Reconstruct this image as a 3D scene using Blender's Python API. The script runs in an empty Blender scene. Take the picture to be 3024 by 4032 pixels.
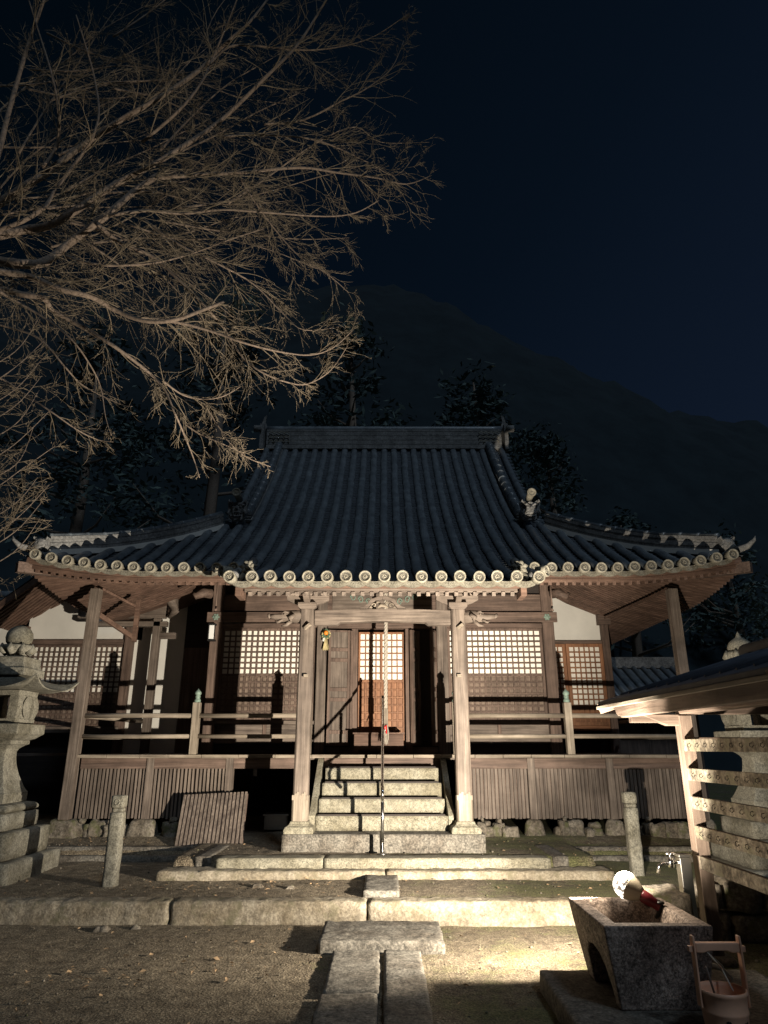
import bpy, bmesh, math, random
from mathutils import Vector, Matrix, noise
R = math.radians
random.seed(7)
SC = bpy.context.scene
COL = SC.collection

# ------------------------------------------------------------------ camera
H_EYE, PITCH = 1.6, R(19.0)
cam_d = bpy.data.cameras.new('camera'); cam = bpy.data.objects.new('camera', cam_d); COL.objects.link(cam)
cam.location = (0, 0, H_EYE); cam.rotation_euler = (R(90) + PITCH, 0, 0)
cam_d.sensor_fit = 'VERTICAL'; cam_d.sensor_height = 36; cam_d.sensor_width = 27; cam_d.lens = 24
cam_d.clip_start = 0.05; cam_d.clip_end = 3000
SC.camera = cam
# ------------------------------------------------------------------ night sky
W = bpy.data.worlds.new('World'); SC.world = W; W.use_nodes = True
wn, wl = W.node_tree.nodes, W.node_tree.links
bg = wn['Background']
tcw = wn.new('ShaderNodeTexCoord'); sxyz = wn.new('ShaderNodeSeparateXYZ')
wl.new(tcw.outputs['Generated'], sxyz.inputs[0])
ad = wn.new('ShaderNodeMath'); ad.operation = 'MULTIPLY_ADD'       # brighter low down and to the right, glow painted into the sky
wl.new(sxyz.outputs['X'], ad.inputs[0]); ad.inputs[1].default_value = 0.9
sb = wn.new('ShaderNodeMath'); sb.operation = 'MULTIPLY_ADD'
wl.new(sxyz.outputs['Z'], sb.inputs[0]); sb.inputs[1].default_value = -0.95; sb.inputs[2].default_value = 0.95
wl.new(sb.outputs[0], ad.inputs[2])
wr = wn.new('ShaderNodeValToRGB'); wl.new(ad.outputs[0], wr.inputs[0])
wr.color_ramp.elements[0].position = 0.0; wr.color_ramp.elements[0].color = (0.0007, 0.0026, 0.0050, 1)
wr.color_ramp.elements[1].position = 1.0; wr.color_ramp.elements[1].color = (0.0048, 0.0092, 0.0200, 1)
e = wr.color_ramp.elements.new(0.5); e.color = (0.0021, 0.0050, 0.0105, 1)
wl.new(wr.outputs[0], bg.inputs[0]); bg.inputs[1].default_value = 1.0
# ------------------------------------------------------------------ soft fill added as moonlight (the one sun lamp, very weak and soft)
md = bpy.data.lights.new('moon_fill', 'SUN'); moon_fill = bpy.data.objects.new('moon_fill', md); COL.objects.link(moon_fill)
md.energy = 0.48; md.angle = R(9); md.color = (0.66, 0.82, 1.0)
moon_fill.rotation_euler = Vector((-0.30, 0.62, -0.78)).to_track_quat('-Z', 'Y').to_euler()
# ------------------------------------------------------------------ exposure
vs = SC.view_settings
vs.view_transform = 'Standard'; vs.look = 'None'; vs.exposure = 0.0; vs.gamma = 1.0; vs.use_curve_mapping = False
SC.cycles.max_bounces = 6

LAMP = Vector((1.70, 5.385, 0.682))
AXIS = Vector((-0.40, 0.78, 0.48)).normalized()
LAMP_POWER = 4300.0
GAX = Vector((-0.68, 0.58, 0.42)).normalized()      # the way the bulb itself lies

# ================================================================== materials
MATS = {}
def newmat(name):
    m = bpy.data.materials.new(name); m.use_nodes = True; MATS[name] = m
    nt = m.node_tree
    return m, nt.nodes, nt.links, nt.nodes['Principled BSDF']
def ramp(n, l, src, stops):
    r = n.new('ShaderNodeValToRGB'); l.new(src, r.inputs[0])
    els = r.color_ramp.elements
    els[0].position, els[0].color = stops[0][0], (*stops[0][1], 1)
    els[1].position, els[1].color = stops[-1][0], (*stops[-1][1], 1)
    for p, c in stops[1:-1]:
        x = els.new(p); x.color = (*c, 1)
    return r.outputs[0]
def noise_tex(n, l, vec, scale, detail=6, rough=0.6, dist=0.0):
    t = n.new('ShaderNodeTexNoise'); t.inputs['Scale'].default_value = scale
    t.inputs['Detail'].default_value = detail; t.inputs['Roughness'].default_value = rough
    t.inputs['Distortion'].default_value = dist
    l.new(vec, t.inputs['Vector']); return t.outputs['Fac']
def mix(n, l, a, b, fac, mode='MIX'):
    m = n.new('ShaderNodeMix'); m.data_type = 'RGBA'; m.blend_type = mode
    for sock, v in ((m.inputs[6], a), (m.inputs[7], b), (m.inputs[0], fac)):
        if isinstance(v, (int, float)): sock.default_value = v
        elif isinstance(v, tuple): sock.default_value = (*v, 1)
        else: l.new(v, sock)
    return m.outputs[2]
def bump(n, l, h, strength, dist, bsdf, prev=None):
    b = n.new('ShaderNodeBump'); b.inputs['Strength'].default_value = strength; b.inputs['Distance'].default_value = dist
    l.new(h, b.inputs['Height'])
    if prev is not None: l.new(prev, b.inputs['Normal'])
    l.new(b.outputs[0], bsdf.inputs['Normal']); return b.outputs[0]
def coords(n, l, scale=(1, 1, 1), rnd=True):
    tc = n.new('ShaderNodeTexCoord'); mp = n.new('ShaderNodeMapping'); mp.inputs['Scale'].default_value = scale
    l.new(tc.outputs['Object'], mp.inputs['Vector'])
    if rnd:
        oi = n.new('ShaderNodeObjectInfo'); ml = n.new('ShaderNodeMath'); ml.operation = 'MULTIPLY'; ml.inputs[1].default_value = 31.0
        l.new(oi.outputs['Random'], ml.inputs[0]); l.new(ml.outputs[0], mp.inputs['Location'])
    return mp.outputs[0]

def wood(name, axis, dark, mid, light, bump_s=0.5, rough=0.75, grainscale=1.0):
    m, n, l, b = newmat(name)
    s = [38 * grainscale] * 3; s['XYZ'.index(axis)] = 1.3
    v = coords(n, l, tuple(s))
    g = noise_tex(n, l, v, 1.0, 9, 0.62, 0.5)
    s2 = [4.5] * 3; s2['XYZ'.index(axis)] = 0.35
    v2 = coords(n, l, tuple(s2))
    big = noise_tex(n, l, v2, 1.0, 4, 0.6, 1.6)
    sm = [1.7, 1.7, 1.7]
    st = noise_tex(n, l, coords(n, l, tuple(sm)), 1.3, 5, 0.65)
    c = ramp(n, l, g, [(0.30, dark), (0.5, mid), (0.68, light)])
    c2 = mix(n, l, c, ramp(n, l, big, [(0.35, dark), (0.65, light)]), 0.38)
    c3 = mix(n, l, c2, ramp(n, l, st, [(0.3, (0.45, 0.44, 0.42)), (0.6, (1, 1, 1))]), 0.8, 'MULTIPLY')
    l.new(c3, b.inputs['Base Color']); b.inputs['Roughness'].default_value = rough
    p = bump(n, l, g, bump_s, 0.006, b)
    bump(n, l, big, bump_s * 0.5, 0.01, b, p)
    return m
def wood3(base, *a, **k):
    for ax in 'XYZ': wood(base + '_' + ax, ax, *a, **k)
wood3('weathered', (0.050, 0.036, 0.028), (0.142, 0.110, 0.087), (0.285, 0.230, 0.186), 0.8)
wood3('brown', (0.042, 0.026, 0.019), (0.125, 0.082, 0.062), (0.235, 0.162, 0.125), 0.6)
wood3('soffit', (0.050, 0.026, 0.017), (0.135, 0.076, 0.052), (0.24, 0.150, 0.108), 0.5)
wood3('cedar', (0.175, 0.068, 0.028), (0.31, 0.135, 0.060), (0.45, 0.225, 0.115), 0.3, 0.6)
wood3('pale', (0.11, 0.088, 0.064), (0.25, 0.205, 0.155), (0.43, 0.365, 0.285), 0.7)
wood3('pavilion', (0.075, 0.050, 0.036), (0.175, 0.125, 0.094), (0.32, 0.24, 0.185), 0.8, grainscale=0.6)
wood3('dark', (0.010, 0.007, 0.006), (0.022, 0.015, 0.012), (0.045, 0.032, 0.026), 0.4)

def stone(name, dark, mid, light, speck=90.0, bump_s=0.6, bump_d=0.006, stain=(0.45, 0.42, 0.36), moss=None):
    m, n, l, b = newmat(name)
    v = coords(n, l)
    sp = noise_tex(n, l, v, speck, 3, 0.7)
    md_ = noise_tex(n, l, v, speck * 0.3, 6, 0.7)
    bg_ = noise_tex(n, l, v, 2.6, 6, 0.65)
    c = ramp(n, l, sp, [(0.36, dark), (0.5, mid), (0.62, light)])
    c = mix(n, l, c, ramp(n, l, md_, [(0.4, dark), (0.6, light)]), 0.35)
    c = mix(n, l, c, ramp(n, l, bg_, [(0.38, stain), (0.58, (1, 1, 1))]), 0.85, 'MULTIPLY')
    if moss:
        mk = ramp(n, l, noise_tex(n, l, v, 5.5, 8, 0.7), [(0.52, (0, 0, 0)), (0.62, (1, 1, 1))])
        c = mix(n, l, c, moss, mk)
    l.new(c, b.inputs['Base Color']); b.inputs['Roughness'].default_value = 0.85
    p = bump(n, l, md_, bump_s, bump_d, b)
    bump(n, l, sp, bump_s * 0.6, bump_d * 0.4, b, p)
    return m
stone('granite', (0.075, 0.07, 0.05), (0.225, 0.208, 0.155), (0.41, 0.38, 0.29), 80, 0.5, 0.004, (0.58, 0.55, 0.48))
stone('lantern_stone', (0.09, 0.085, 0.068), (0.21, 0.198, 0.158), (0.35, 0.33, 0.265), 60, 0.7, 0.008, (0.5, 0.48, 0.42))
stone('hewn_stone', (0.16, 0.135, 0.10), (0.29, 0.25, 0.185), (0.43, 0.38, 0.29), 40, 0.9, 0.016, (0.6, 0.55, 0.47), (0.17, 0.15, 0.095))
stone('step_stone', (0.050, 0.046, 0.038), (0.145, 0.133, 0.11), (0.29, 0.265, 0.22), 45, 0.9, 0.012, (0.55, 0.5, 0.46))
stone('basin_stone', (0.05, 0.036, 0.028), (0.30, 0.235, 0.19), (0.74, 0.60, 0.50), 75, 0.8, 0.007, (0.30, 0.28, 0.27))
stone('rack_board', (0.07, 0.058, 0.042), (0.22, 0.185, 0.14), (0.44, 0.385, 0.30), 22, 0.8, 0.006, (0.40, 0.37, 0.32), (0.20, 0.185, 0.12))
stone('rubble', (0.075, 0.065, 0.05), (0.18, 0.155, 0.12), (0.31, 0.27, 0.215), 30, 1.0, 0.02, (0.5, 0.46, 0.4), (0.10, 0.10, 0.045))

def tile_mat(name, c0, c1, rough, spec):
    m, n, l, b = newmat(name)
    v = coords(n, l)
    a = noise_tex(n, l, v, 5, 6, 0.7); f = noise_tex(n, l, v, 60, 4, 0.7)
    l.new(mix(n, l, ramp(n, l, a, [(0.35, c0), (0.65, c1)]), ramp(n, l, f, [(0.4, c0), (0.65, c1)]), 0.4), b.inputs['Base Color'])
    l.new(ramp(n, l, f, [(0.3, (rough - .1,) * 3), (0.7, (rough + .15,) * 3)]), b.inputs['Roughness'])
    b.inputs['Specular IOR Level'].default_value = spec
    bump(n, l, f, 0.35, 0.004, b)
tile_mat('roof_tile', (0.055, 0.064, 0.074), (0.22, 0.25, 0.27), 0.36, 0.8)
tile_mat('pan_tile', (0.040, 0.046, 0.054), (0.10, 0.115, 0.13), 0.5, 0.5)
stone('eave_clay', (0.09, 0.082, 0.062), (0.17, 0.158, 0.125), (0.26, 0.245, 0.195), 50, 0.4, 0.003, (0.62, 0.60, 0.56))
stone('tile_disc', (0.15, 0.135, 0.10), (0.28, 0.26, 0.205), (0.40, 0.375, 0.30), 50, 0.4, 0.003, (0.72, 0.70, 0.66))
stone('tile_disc_shade', (0.045, 0.042, 0.035), (0.08, 0.075, 0.062), (0.13, 0.12, 0.10), 50, 0.4, 0.003, (0.7, 0.7, 0.7))
stone('ridge_tile', (0.10, 0.10, 0.098), (0.20, 0.198, 0.19), (0.31, 0.305, 0.29), 30, 0.4, 0.004, (0.55, 0.55, 0.55))

def plain(name, col, rough=0.6, metal=0.0, var=0.12, sc=8, bs=0.1):
    m, n, l, b = newmat(name)
    v = coords(n, l); f = noise_tex(n, l, v, sc, 6, 0.65)
    lo = tuple(x * (1 - var) for x in col); hi = tuple(min(1, x * (1 + var)) for x in col)
    l.new(ramp(n, l, f, [(0.3, lo), (0.7, hi)]), b.inputs['Base Color'])
    b.inputs['Roughness'].default_value = rough; b.inputs['Metallic'].default_value = metal
    if bs: bump(n, l, f, bs, 0.003, b)
    return m
plain('plaster', (0.70, 0.68, 0.62), 0.9, 0, 0.09, 1.6, 0.15)
plain('paper', (0.86, 0.83, 0.74), 0.9, 0, 0.05, 5, 0)
plain('chrome', (0.80, 0.80, 0.80), 0.13, 1.0, 0.03, 20, 0)
plain('steel', (0.46, 0.44, 0.40), 0.35, 1.0, 0.1, 9, 0)
plain('bronze', (0.20, 0.27, 0.22), 0.7, 0.3, 0.3, 30, 0.3)
plain('black_metal', (0.03, 0.03, 0.03), 0.5, 0.6, 0.2, 20, 0)
plain('white_plastic', (0.82, 0.82, 0.80), 0.4, 0, 0.03, 5, 0)
plain('bucket_plastic', (0.74, 0.42, 0.27), 0.5, 0, 0.10, 9, 0.1)
plain('bucket_ink', (0.012, 0.012, 0.012), 0.6, 0, 0.1, 9, 0)
plain('orange_fruit', (0.85, 0.27, 0.03), 0.5, 0, 0.1, 30, 0.2)
plain('leaf_green', (0.09, 0.16, 0.09), 0.7, 0, 0.4, 30, 0)
plain('straw', (0.50, 0.42, 0.22), 0.9, 0, 0.3, 60, 0.3)
plain('rope', (0.42, 0.375, 0.31), 0.9, 0, 0.18, 60, 0.6)
plain('red_cloth', (0.60, 0.02, 0.02), 0.8, 0, 0.1, 30, 0)
plain('lamp_red', (0.13, 0.008, 0.014), 0.4, 0, 0.2, 20, 0)
plain('lamp_body', (0.46, 0.40, 0.30), 0.35, 0, 0.1, 20, 0)
plain('hose', (0.42, 0.38, 0.28), 0.6, 0, 0.1, 20, 0)
plain('pale_cord', (0.6, 0.58, 0.5), 0.6, 0, 0.1, 20, 0)
plain('bark_brown', (0.22, 0.168, 0.128), 0.95, 0, 0.45, 26, 0.9)
plain('twig', (0.20, 0.16, 0.11), 0.9, 0, 0.35, 6, 0)
plain('dead_leaf', (0.34, 0.23, 0.13), 0.9, 0, 0.5, 12, 0)
plain('copper_roof', (0.050, 0.058, 0.075), 0.6, 0.0, 0.4, 4, 0.2)
m, n, l, b = newmat('evergreen')
oi = n.new('ShaderNodeObjectInfo')
f = noise_tex(n, l, coords(n, l), 0.8, 4, 0.6)
l.new(ramp(n, l, f, [(0.35, (0.045, 0.072, 0.072)), (0.65, (0.11, 0.16, 0.14))]), b.inputs['Base Color']); b.inputs['Roughness'].default_value = 0.8
m, n, l, b = newmat('far_hill')
l.new(ramp(n, l, noise_tex(n, l, coords(n, l), 0.4, 6, 0.7), [(0.3, (0.010, 0.019, 0.025)), (0.7, (0.020, 0.035, 0.043))]), b.inputs['Base Color']); b.inputs['Roughness'].default_value = 1.0
# lamp glow
m, n, l, b = newmat('lamp_glass')
b.inputs['Base Color'].default_value = (0.9, 0.87, 0.8, 1)
vo = n.new('ShaderNodeTexVoronoi'); vo.inputs['Scale'].default_value = 42.0
l.new(coords(n, l), vo.inputs['Vector'])
l.new(ramp(n, l, vo.outputs['Distance'], [(0.30, (1.0, 0.93, 0.80)), (0.62, (0.06, 0.05, 0.04))]), b.inputs['Emission Color'])
b.inputs['Emission Strength'].default_value = 4.0

# ground: sandy soil, gravel and moss
m, n, l, b = newmat('soil')
v = coords(n, l, rnd=False)
g1 = noise_tex(n, l, v, 70, 5, 0.75); g2 = noise_tex(n, l, v, 9, 8, 0.7); g3 = noise_tex(n, l, v, 1.1, 6, 0.65)
vor = n.new('ShaderNodeTexVoronoi'); vor.inputs['Scale'].default_value = 55.0; l.new(v, vor.inputs['Vector'])
c = ramp(n, l, g1, [(0.33, (0.050, 0.039, 0.025)), (0.5, (0.195, 0.155, 0.102)), (0.66, (0.50, 0.415, 0.285))])
c = mix(n, l, c, ramp(n, l, g2, [(0.36, (0.35, 0.32, 0.28)), (0.6, (1, 1, 1))]), 0.85, 'MULTIPLY')
sx = n.new('ShaderNodeSeparateXYZ'); l.new(v, sx.inputs[0])
mr = n.new('ShaderNodeMapRange'); l.new(sx.outputs['X'], mr.inputs[0]); mr.inputs[1].default_value = -0.8; mr.inputs[2].default_value = 1.8; mr.inputs[3].default_value = -0.16; mr.inputs[4].default_value = 0.13
ms = n.new('ShaderNodeMath'); l.new(g3, ms.inputs[0]); l.new(mr.outputs[0], ms.inputs[1])
g4 = n.new('ShaderNodeMath'); g4.operation = 'MULTIPLY_ADD'; l.new(g2, g4.inputs[0]); g4.inputs[1].default_value = 0.5; l.new(ms.outputs[0], g4.inputs[2])
mk = ramp(n, l, g4.outputs[0], [(0.74, (0, 0, 0)), (0.90, (0.85, 0.85, 0.85))])
mossc = ramp(n, l, g1, [(0.35, (0.040, 0.048, 0.014)), (0.62, (0.20, 0.20, 0.075))])
l.new(mix(n, l, c, mossc, mk), b.inputs['Base Color']); b.inputs['Roughness'].default_value = 0.95
p = bump(n, l, vor.outputs['Distance'], 0.7, 0.012, b); p = bump(n, l, g1, 0.8, 0.010, b, p); bump(n, l, g2, 0.8, 0.03, b, p)

# ================================================================== mesh builder
class MB:
    def __init__(s): s.v = []; s.f = []; s.sm = []
    def add(s, vs, fs, smooth=False):
        o = len(s.v); s.v.extend([tuple(p) for p in vs])
        for f in fs: s.f.append(tuple(i + o for i in f)); s.sm.append(smooth)
    def box(s, x0, x1, y0, y1, z0, z1):
        s.add([(x0,y0,z0),(x1,y0,z0),(x1,y1,z0),(x0,y1,z0),(x0,y0,z1),(x1,y0,z1),(x1,y1,z1),(x0,y1,z1)],
              [(0,3,2,1),(4,5,6,7),(0,1,5,4),(1,2,6,5),(2,3,7,6),(3,0,4,7)])
        return s
    def beam(s, p0, p1, w, h, up=(0, 0, 1), w1=None, h1=None):
        p0, p1 = Vector(p0), Vector(p1); d = (p1 - p0).normalized()
        u = Vector(up); sd = d.cross(u).normalized(); u = sd.cross(d)
        w1 = w if w1 is None else w1; h1 = h if h1 is None else h1
        vs = []
        for p, a, b_ in ((p0, w, h), (p1, w1, h1)):
            for i, j in ((-1,-1),(1,-1),(1,1),(-1,1)): vs.append(p + sd * i * a / 2 + u * j * b_ / 2)
        s.add(vs, [(0,1,2,3),(7,6,5,4),(0,4,5,1),(1,5,6,2),(2,6,7,3),(3,7,4,0)])
        return s
    def tube(s, pts, rad, n=8, cap=True, smooth=True):
        pts = [Vector(p) for p in pts]
        if isinstance(rad, (int, float)): rad = [rad] * len(pts)
        up = Vector((0.13, 0.29, 0.95)); vs = []; fs = []
        for i, p in enumerate(pts):
            d = (pts[min(i + 1, len(pts) - 1)] - pts[max(i - 1, 0)]).normalized()
            a = d.cross(up)
            if a.length < 1e-3: a = d.cross(Vector((1, 0, 0)))
            a.normalize(); b_ = a.cross(d)
            for k in range(n):
                t = 2 * math.pi * k / n; vs.append(p + (a * math.cos(t) + b_ * math.sin(t)) * rad[i])
        for i in range(len(pts) - 1):
            for k in range(n):
                k2 = (k + 1) % n; fs.append((i*n+k, i*n+k2, (i+1)*n+k2, (i+1)*n+k))
        if cap: fs.append(tuple(range(n))[::-1]); fs.append(tuple((len(pts)-1)*n + k for k in range(n)))
        s.add(vs, fs, smooth); return s
    def lathe(s, prof, c=(0, 0, 0), n=24, smooth=True, axis=None, square=False, rot=0.0):
        """prof: list of (radius, height). square=True gives a four sided (half width) profile"""
        c = Vector(c); q = Matrix.Identity(3)
        if axis is not None: q = Vector(axis).to_track_quat('Z', 'Y').to_matrix()
        if square: n = 4; rot = math.pi / 4; k_ = math.sqrt(2)
        else: k_ = 1.0
        vs = []; fs = []
        for r, h in prof:
            for k in range(n):
                t = 2 * math.pi * k / n + rot
                vs.append(c + q @ Vector((math.cos(t) * r * k_, math.sin(t) * r * k_, h)))
        for i in range(len(prof) - 1):
            for k in range(n):
                k2 = (k + 1) % n; fs.append((i*n+k, i*n+k2, (i+1)*n+k2, (i+1)*n+k))
        fs.append(tuple(range(n))[::-1]); fs.append(tuple((len(prof)-1)*n + k for k in range(n)))
        s.add(vs, fs, smooth and not square); return s
    def grid(s, fn, nu, nv, smooth=True, flip=False):
        vs = [fn(i / nu, j / nv) for j in range(nv + 1) for i in range(nu + 1)]
        fs = []
        for j in range(nv):
            for i in range(nu):
                a = j * (nu + 1) + i; q = (a, a + 1, a + nu + 2, a + nu + 1)
                fs.append(q[::-1] if flip else q)
        s.add(vs, fs, smooth); return s
    def prism(s, poly, o, ux, uy, ext):
        """2D polygon (list of (a,b)) placed at o along ux,uy and extruded by vector ext"""
        o, ux, uy, ext = Vector(o), Vector(ux), Vector(uy), Vector(ext)
        n = len(poly); base = [o + ux * a + uy * b_ for a, b_ in poly]
        vs = base + [p + ext for p in base]
        fs = [tuple(range(n)), tuple(range(n, 2 * n))[::-1]] + [(i, i + n, (i + 1) % n + n, (i + 1) % n) for i in range(n)]
        s.add(vs, fs); return s
    def rough(s, x0, x1, y0, y1, z0, z1, res=0.06, amp=0.012, freq=6.0, rnd=0.015, seed=0.0, taper=0.0):
        """rough hewn block: subdivided box, displaced by noise, rounded edges"""
        nx = max(2, min(60, int((x1-x0)/res))); ny = max(2, min(60, int((y1-y0)/res))); nz = max(2, min(40, int((z1-z0)/res)))
        cx, cy, cz = (x0+x1)/2, (y0+y1)/2, (z0+z1)/2
        hx, hy, hz = (x1-x0)/2, (y1-y0)/2, (z1-z0)/2
        def P(x, y, z):
            q = Vector((x, y, z)); dx, dy, dz = hx-abs(x-cx), hy-abs(y-cy), hz-abs(z-cz)
            k = sum(1 for t in (dx, dy, dz) if t < rnd * 0.5)
            out = Vector(((x-cx)/hx if dx < 1e-5 else 0, (y-cy)/hy if dy < 1e-5 else 0, (z-cz)/hz if dz < 1e-5 else 0))
            if k >= 2: q -= out * rnd * (0.45 if k == 2 else 0.6)
            nz_ = noise.noise(Vector((x*freq+seed*7.1, y*freq, z*freq))) + 0.5*noise.noise(Vector((x*freq*2.7, y*freq*2.7+seed, z*freq*2.7)))
            q += out * nz_ * amp
            if taper: q.x = cx + (q.x-cx)*(1-taper*(z-z0)/(z1-z0)); q.y = cy + (q.y-cy)*(1-taper*(z-z0)/(z1-z0))
            return q
        L = lambda a, b_, t: a + (b_ - a) * t
        s.grid(lambda u, w: P(L(x0,x1,u), y0, L(z0,z1,w)), nx, nz, True)
        s.grid(lambda u, w: P(L(x0,x1,u), y1, L(z0,z1,w)), nx, nz, True, True)
        s.grid(lambda u, w: P(x0, L(y0,y1,u), L(z0,z1,w)), ny, nz, True, True)
        s.grid(lambda u, w: P(x1, L(y0,y1,u), L(z0,z1,w)), ny, nz, True)
        s.grid(lambda u, w: P(L(x0,x1,u), L(y0,y1,w), z1), nx, ny, True)
        s.grid(lambda u, w: P(L(x0,x1,u), L(y0,y1,w), z0), nx, ny, True, True)
        return s
    def build(s, name, mat, parent=None, bevel=0.0, weld=False):
        me = bpy.data.meshes.new(name)
        off = Vector((0, 0, 0)); q = parent
        while q is not None: off += q.location; q = q.parent
        me.from_pydata([(a - off.x, b_ - off.y, c_ - off.z) for a, b_, c_ in s.v], [], s.f)
        me.polygons.foreach_set('use_smooth', s.sm)
        if weld:
            bm = bmesh.new(); bm.from_mesh(me); bmesh.ops.remove_doubles(bm, verts=bm.verts, dist=0.0005); bm.to_mesh(me); bm.free()
        me.materials.append(MATS[mat] if isinstance(mat, str) else mat)
        o = bpy.data.objects.new(name, me); COL.objects.link(o)
        if parent is not None: o.parent = parent
        if bevel:
            md_ = o.modifiers.new('bevel', 'BEVEL'); md_.width = bevel; md_.segments = 2; md_.limit_method = 'ANGLE'; md_.angle_limit = R(40)
        return o

def tag(o, label=None, cat=None, group=None, kind=None):
    if label: o['label'] = label
    if cat: o['category'] = cat
    if group: o['group'] = group
    if kind: o['kind'] = kind
    return o
def thing(name, loc, label, cat, group=None):
    o = bpy.data.objects.new(name, None); COL.objects.link(o); o.location = loc; o.empty_display_size = 0.2
    return tag(o, label, cat, group)
def copy_tree(o, parent=None):
    c = o.copy(); COL.objects.link(c); c.parent = parent
    for ch in list(o.children): copy_tree(ch, c)
    return c
def recenter(o):
    """put a lone mesh's origin at its base"""
    me = o.data; vs = me.vertices
    xs = [v.co.x for v in vs]; ys = [v.co.y for v in vs]; zs = [v.co.z for v in vs]
    c = Vector(((min(xs)+max(xs))/2, (min(ys)+max(ys))/2, min(zs)))
    me.transform(Matrix.Translation(-c)); o.location = o.location + c; return o
def P(px, py, Y):
    """photo point (full resolution) at distance Y -> world; used to set branches out in space"""
    u, v = (px - 1512) / 2688.0, (2016 - py) / 2688.0
    cp, sp = math.cos(PITCH), math.sin(PITCH)
    dY, dZ = cp - v * sp, sp + v * cp
    return Vector((Y * u / dY, Y, H_EYE + Y * dZ / dY))

# ================================================================== ground, terraces
def gz(x, y):
    h = 0.0
    def st(a, b_): t = max(0.0, min(1.0, (y - a) / (b_ - a))); return t * t * (3 - 2 * t)
    h += 0.185 * st(7.47, 7.56)
    if abs(x) < 2.5: h += 0.17 * st(8.95, 9.08)
    h = max(h, 0.185 * st(7.47, 7.56) + 0.13 * st(10.0, 10.14) + 0.09 * st(10.3, 10.9) * (0.8 + 0.4 * noise.noise(Vector((x, 3, 1)))))
    if y < 60:
        h += 0.016 * noise.noise(Vector((x * 0.9, y * 0.9, 0))) + 0.008 * noise.noise(Vector((x * 4, y * 4, 2))) + 0.005 * noise.noise(Vector((x * 13, y * 13, 5)))
    return h
def axis_pts(lo, hi, dense_lo, dense_hi, step):
    a = []; t = dense_lo
    while t < dense_hi: a.append(t); t += step
    a.append(dense_hi); s_ = step; t = dense_hi
    while t < hi: s_ *= 1.35; t += s_; a.append(min(t, hi))
    s_ = step; t = dense_lo
    while t > lo: s_ *= 1.35; t -= s_; a.insert(0, max(t, lo))
    return a
gx = axis_pts(-900, 900, -6.5, 6.5, 0.045); gy = axis_pts(-60, 1500, 4.0, 12.0, 0.045)
mb = MB(); nx_ = len(gx)
mb.add([(x, y, gz(x, y)) for y in gy for x in gx],
       [(j*nx_+i, j*nx_+i+1, (j+1)*nx_+i+1, (j+1)*nx_+i) for j in range(len(gy)-1) for i in range(nx_-1)], True)
tag(mb.build('ground', 'soil'), kind='structure')

# kerbs
mb = MB(); xs = [-9.0, -6.4, -4.15, -2.05, -0.16, 2.05, 4.2, 6.6, 9.0]
for i in range(len(xs) - 1):
    mb.rough(xs[i] + .006, xs[i+1] - .006, 7.40, 7.64, -0.1, 0.20, 0.035, 0.012, 13.0, 0.02, i)
tag(mb.build('kerb', 'hewn_stone', weld=True), kind='structure')
def kerb_run(name, cuts, y0, y1, z0, z1, mat='hewn_stone', amp=0.007):
    mb = MB()
    for i in range(len(cuts) - 1):
        mb.rough(cuts[i] + .004, cuts[i+1] - .004, y0, y1, z0, z1, 0.04, amp, 9.0, 0.012, i + y0)
    return tag(mb.build(name, mat, weld=True), kind='structure')
kerb_run('lower_step', [-2.58, 0.02, 2.6], 8.60, 8.95, 0.1, 0.275, 'hewn_stone', 0.012)
kerb_run('upper_step', [-1.96, -0.70, 1.94], 8.80, 9.10, 0.2, 0.378, 'granite', 0.006)
kerb_run('gutter_edge', [-7.0, -5.2, -3.6, -2.05], 9.90, 10.05, 0.1, 0.25, 'step_stone')
kerb_run('gutter_edge', [2.0, 3.4, 5.0, 7.0], 9.90, 10.05, 0.1, 0.25, 'step_stone')
kerb_run('gutter_kerb', [-7.0, -4.6, -2.1], 10.10, 10.22, 0.15, 0.335, 'step_stone')
kerb_run('gutter_kerb', [2.05, 4.4, 7.0], 10.10, 10.22, 0.15, 0.335, 'step_stone')
kerb_run('terrace_return', [-2.25, -2.05], 9.0, 10.1, 0.1, 0.37, 'step_stone')
kerb_run('terrace_return', [2.0, 2.2], 9.0, 10.1, 0.1, 0.37, 'step_stone')
# stone paving of the approach
def slab(label, x0, x1, y0, y1, z1, mat='step_stone', seed=0, amp=0.007, group=None, z0=-0.06, cat='paving slab'):
    o = MB().rough(x0, x1, y0, y1, z0, z1, 0.03, amp, 11.0, 0.012, seed).build('stone_slab', mat, weld=True)
    recenter(o); return tag(o, label, cat, group)
G = 'granite slabs of the approach path'
slab('wide rough cross slab lying right in front of the long kerb', -0.54, 0.50, 6.42, 7.12, 0.10, seed=1, amp=0.012, group=G)
slab('long left slab of the path touching the wide cross slab', -0.42, -0.03, 5.42, 6.40, 0.045, seed=2, group=G)
slab('left slab of the path cut by the bottom edge of the photo', -0.44, -0.04, 3.5, 5.40, 0.04, seed=3, group=G)
slab('single long right slab of the path, smoother and darker', -0.005, 0.30, 3.4, 6.39, 0.05, seed=4, group=G)
slab('small square slab on the terrace between kerb and stair platform', -0.21, 0.155, 7.66, 8.58, 0.245, seed=5, amp=0.008, group=G, z0=0.1)
slab('broad flat paving slab in shadow beneath the stone basin', 1.08, 2.6, 3.3, 5.56, 0.132, seed=6, amp=0.004, group=G)

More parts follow.
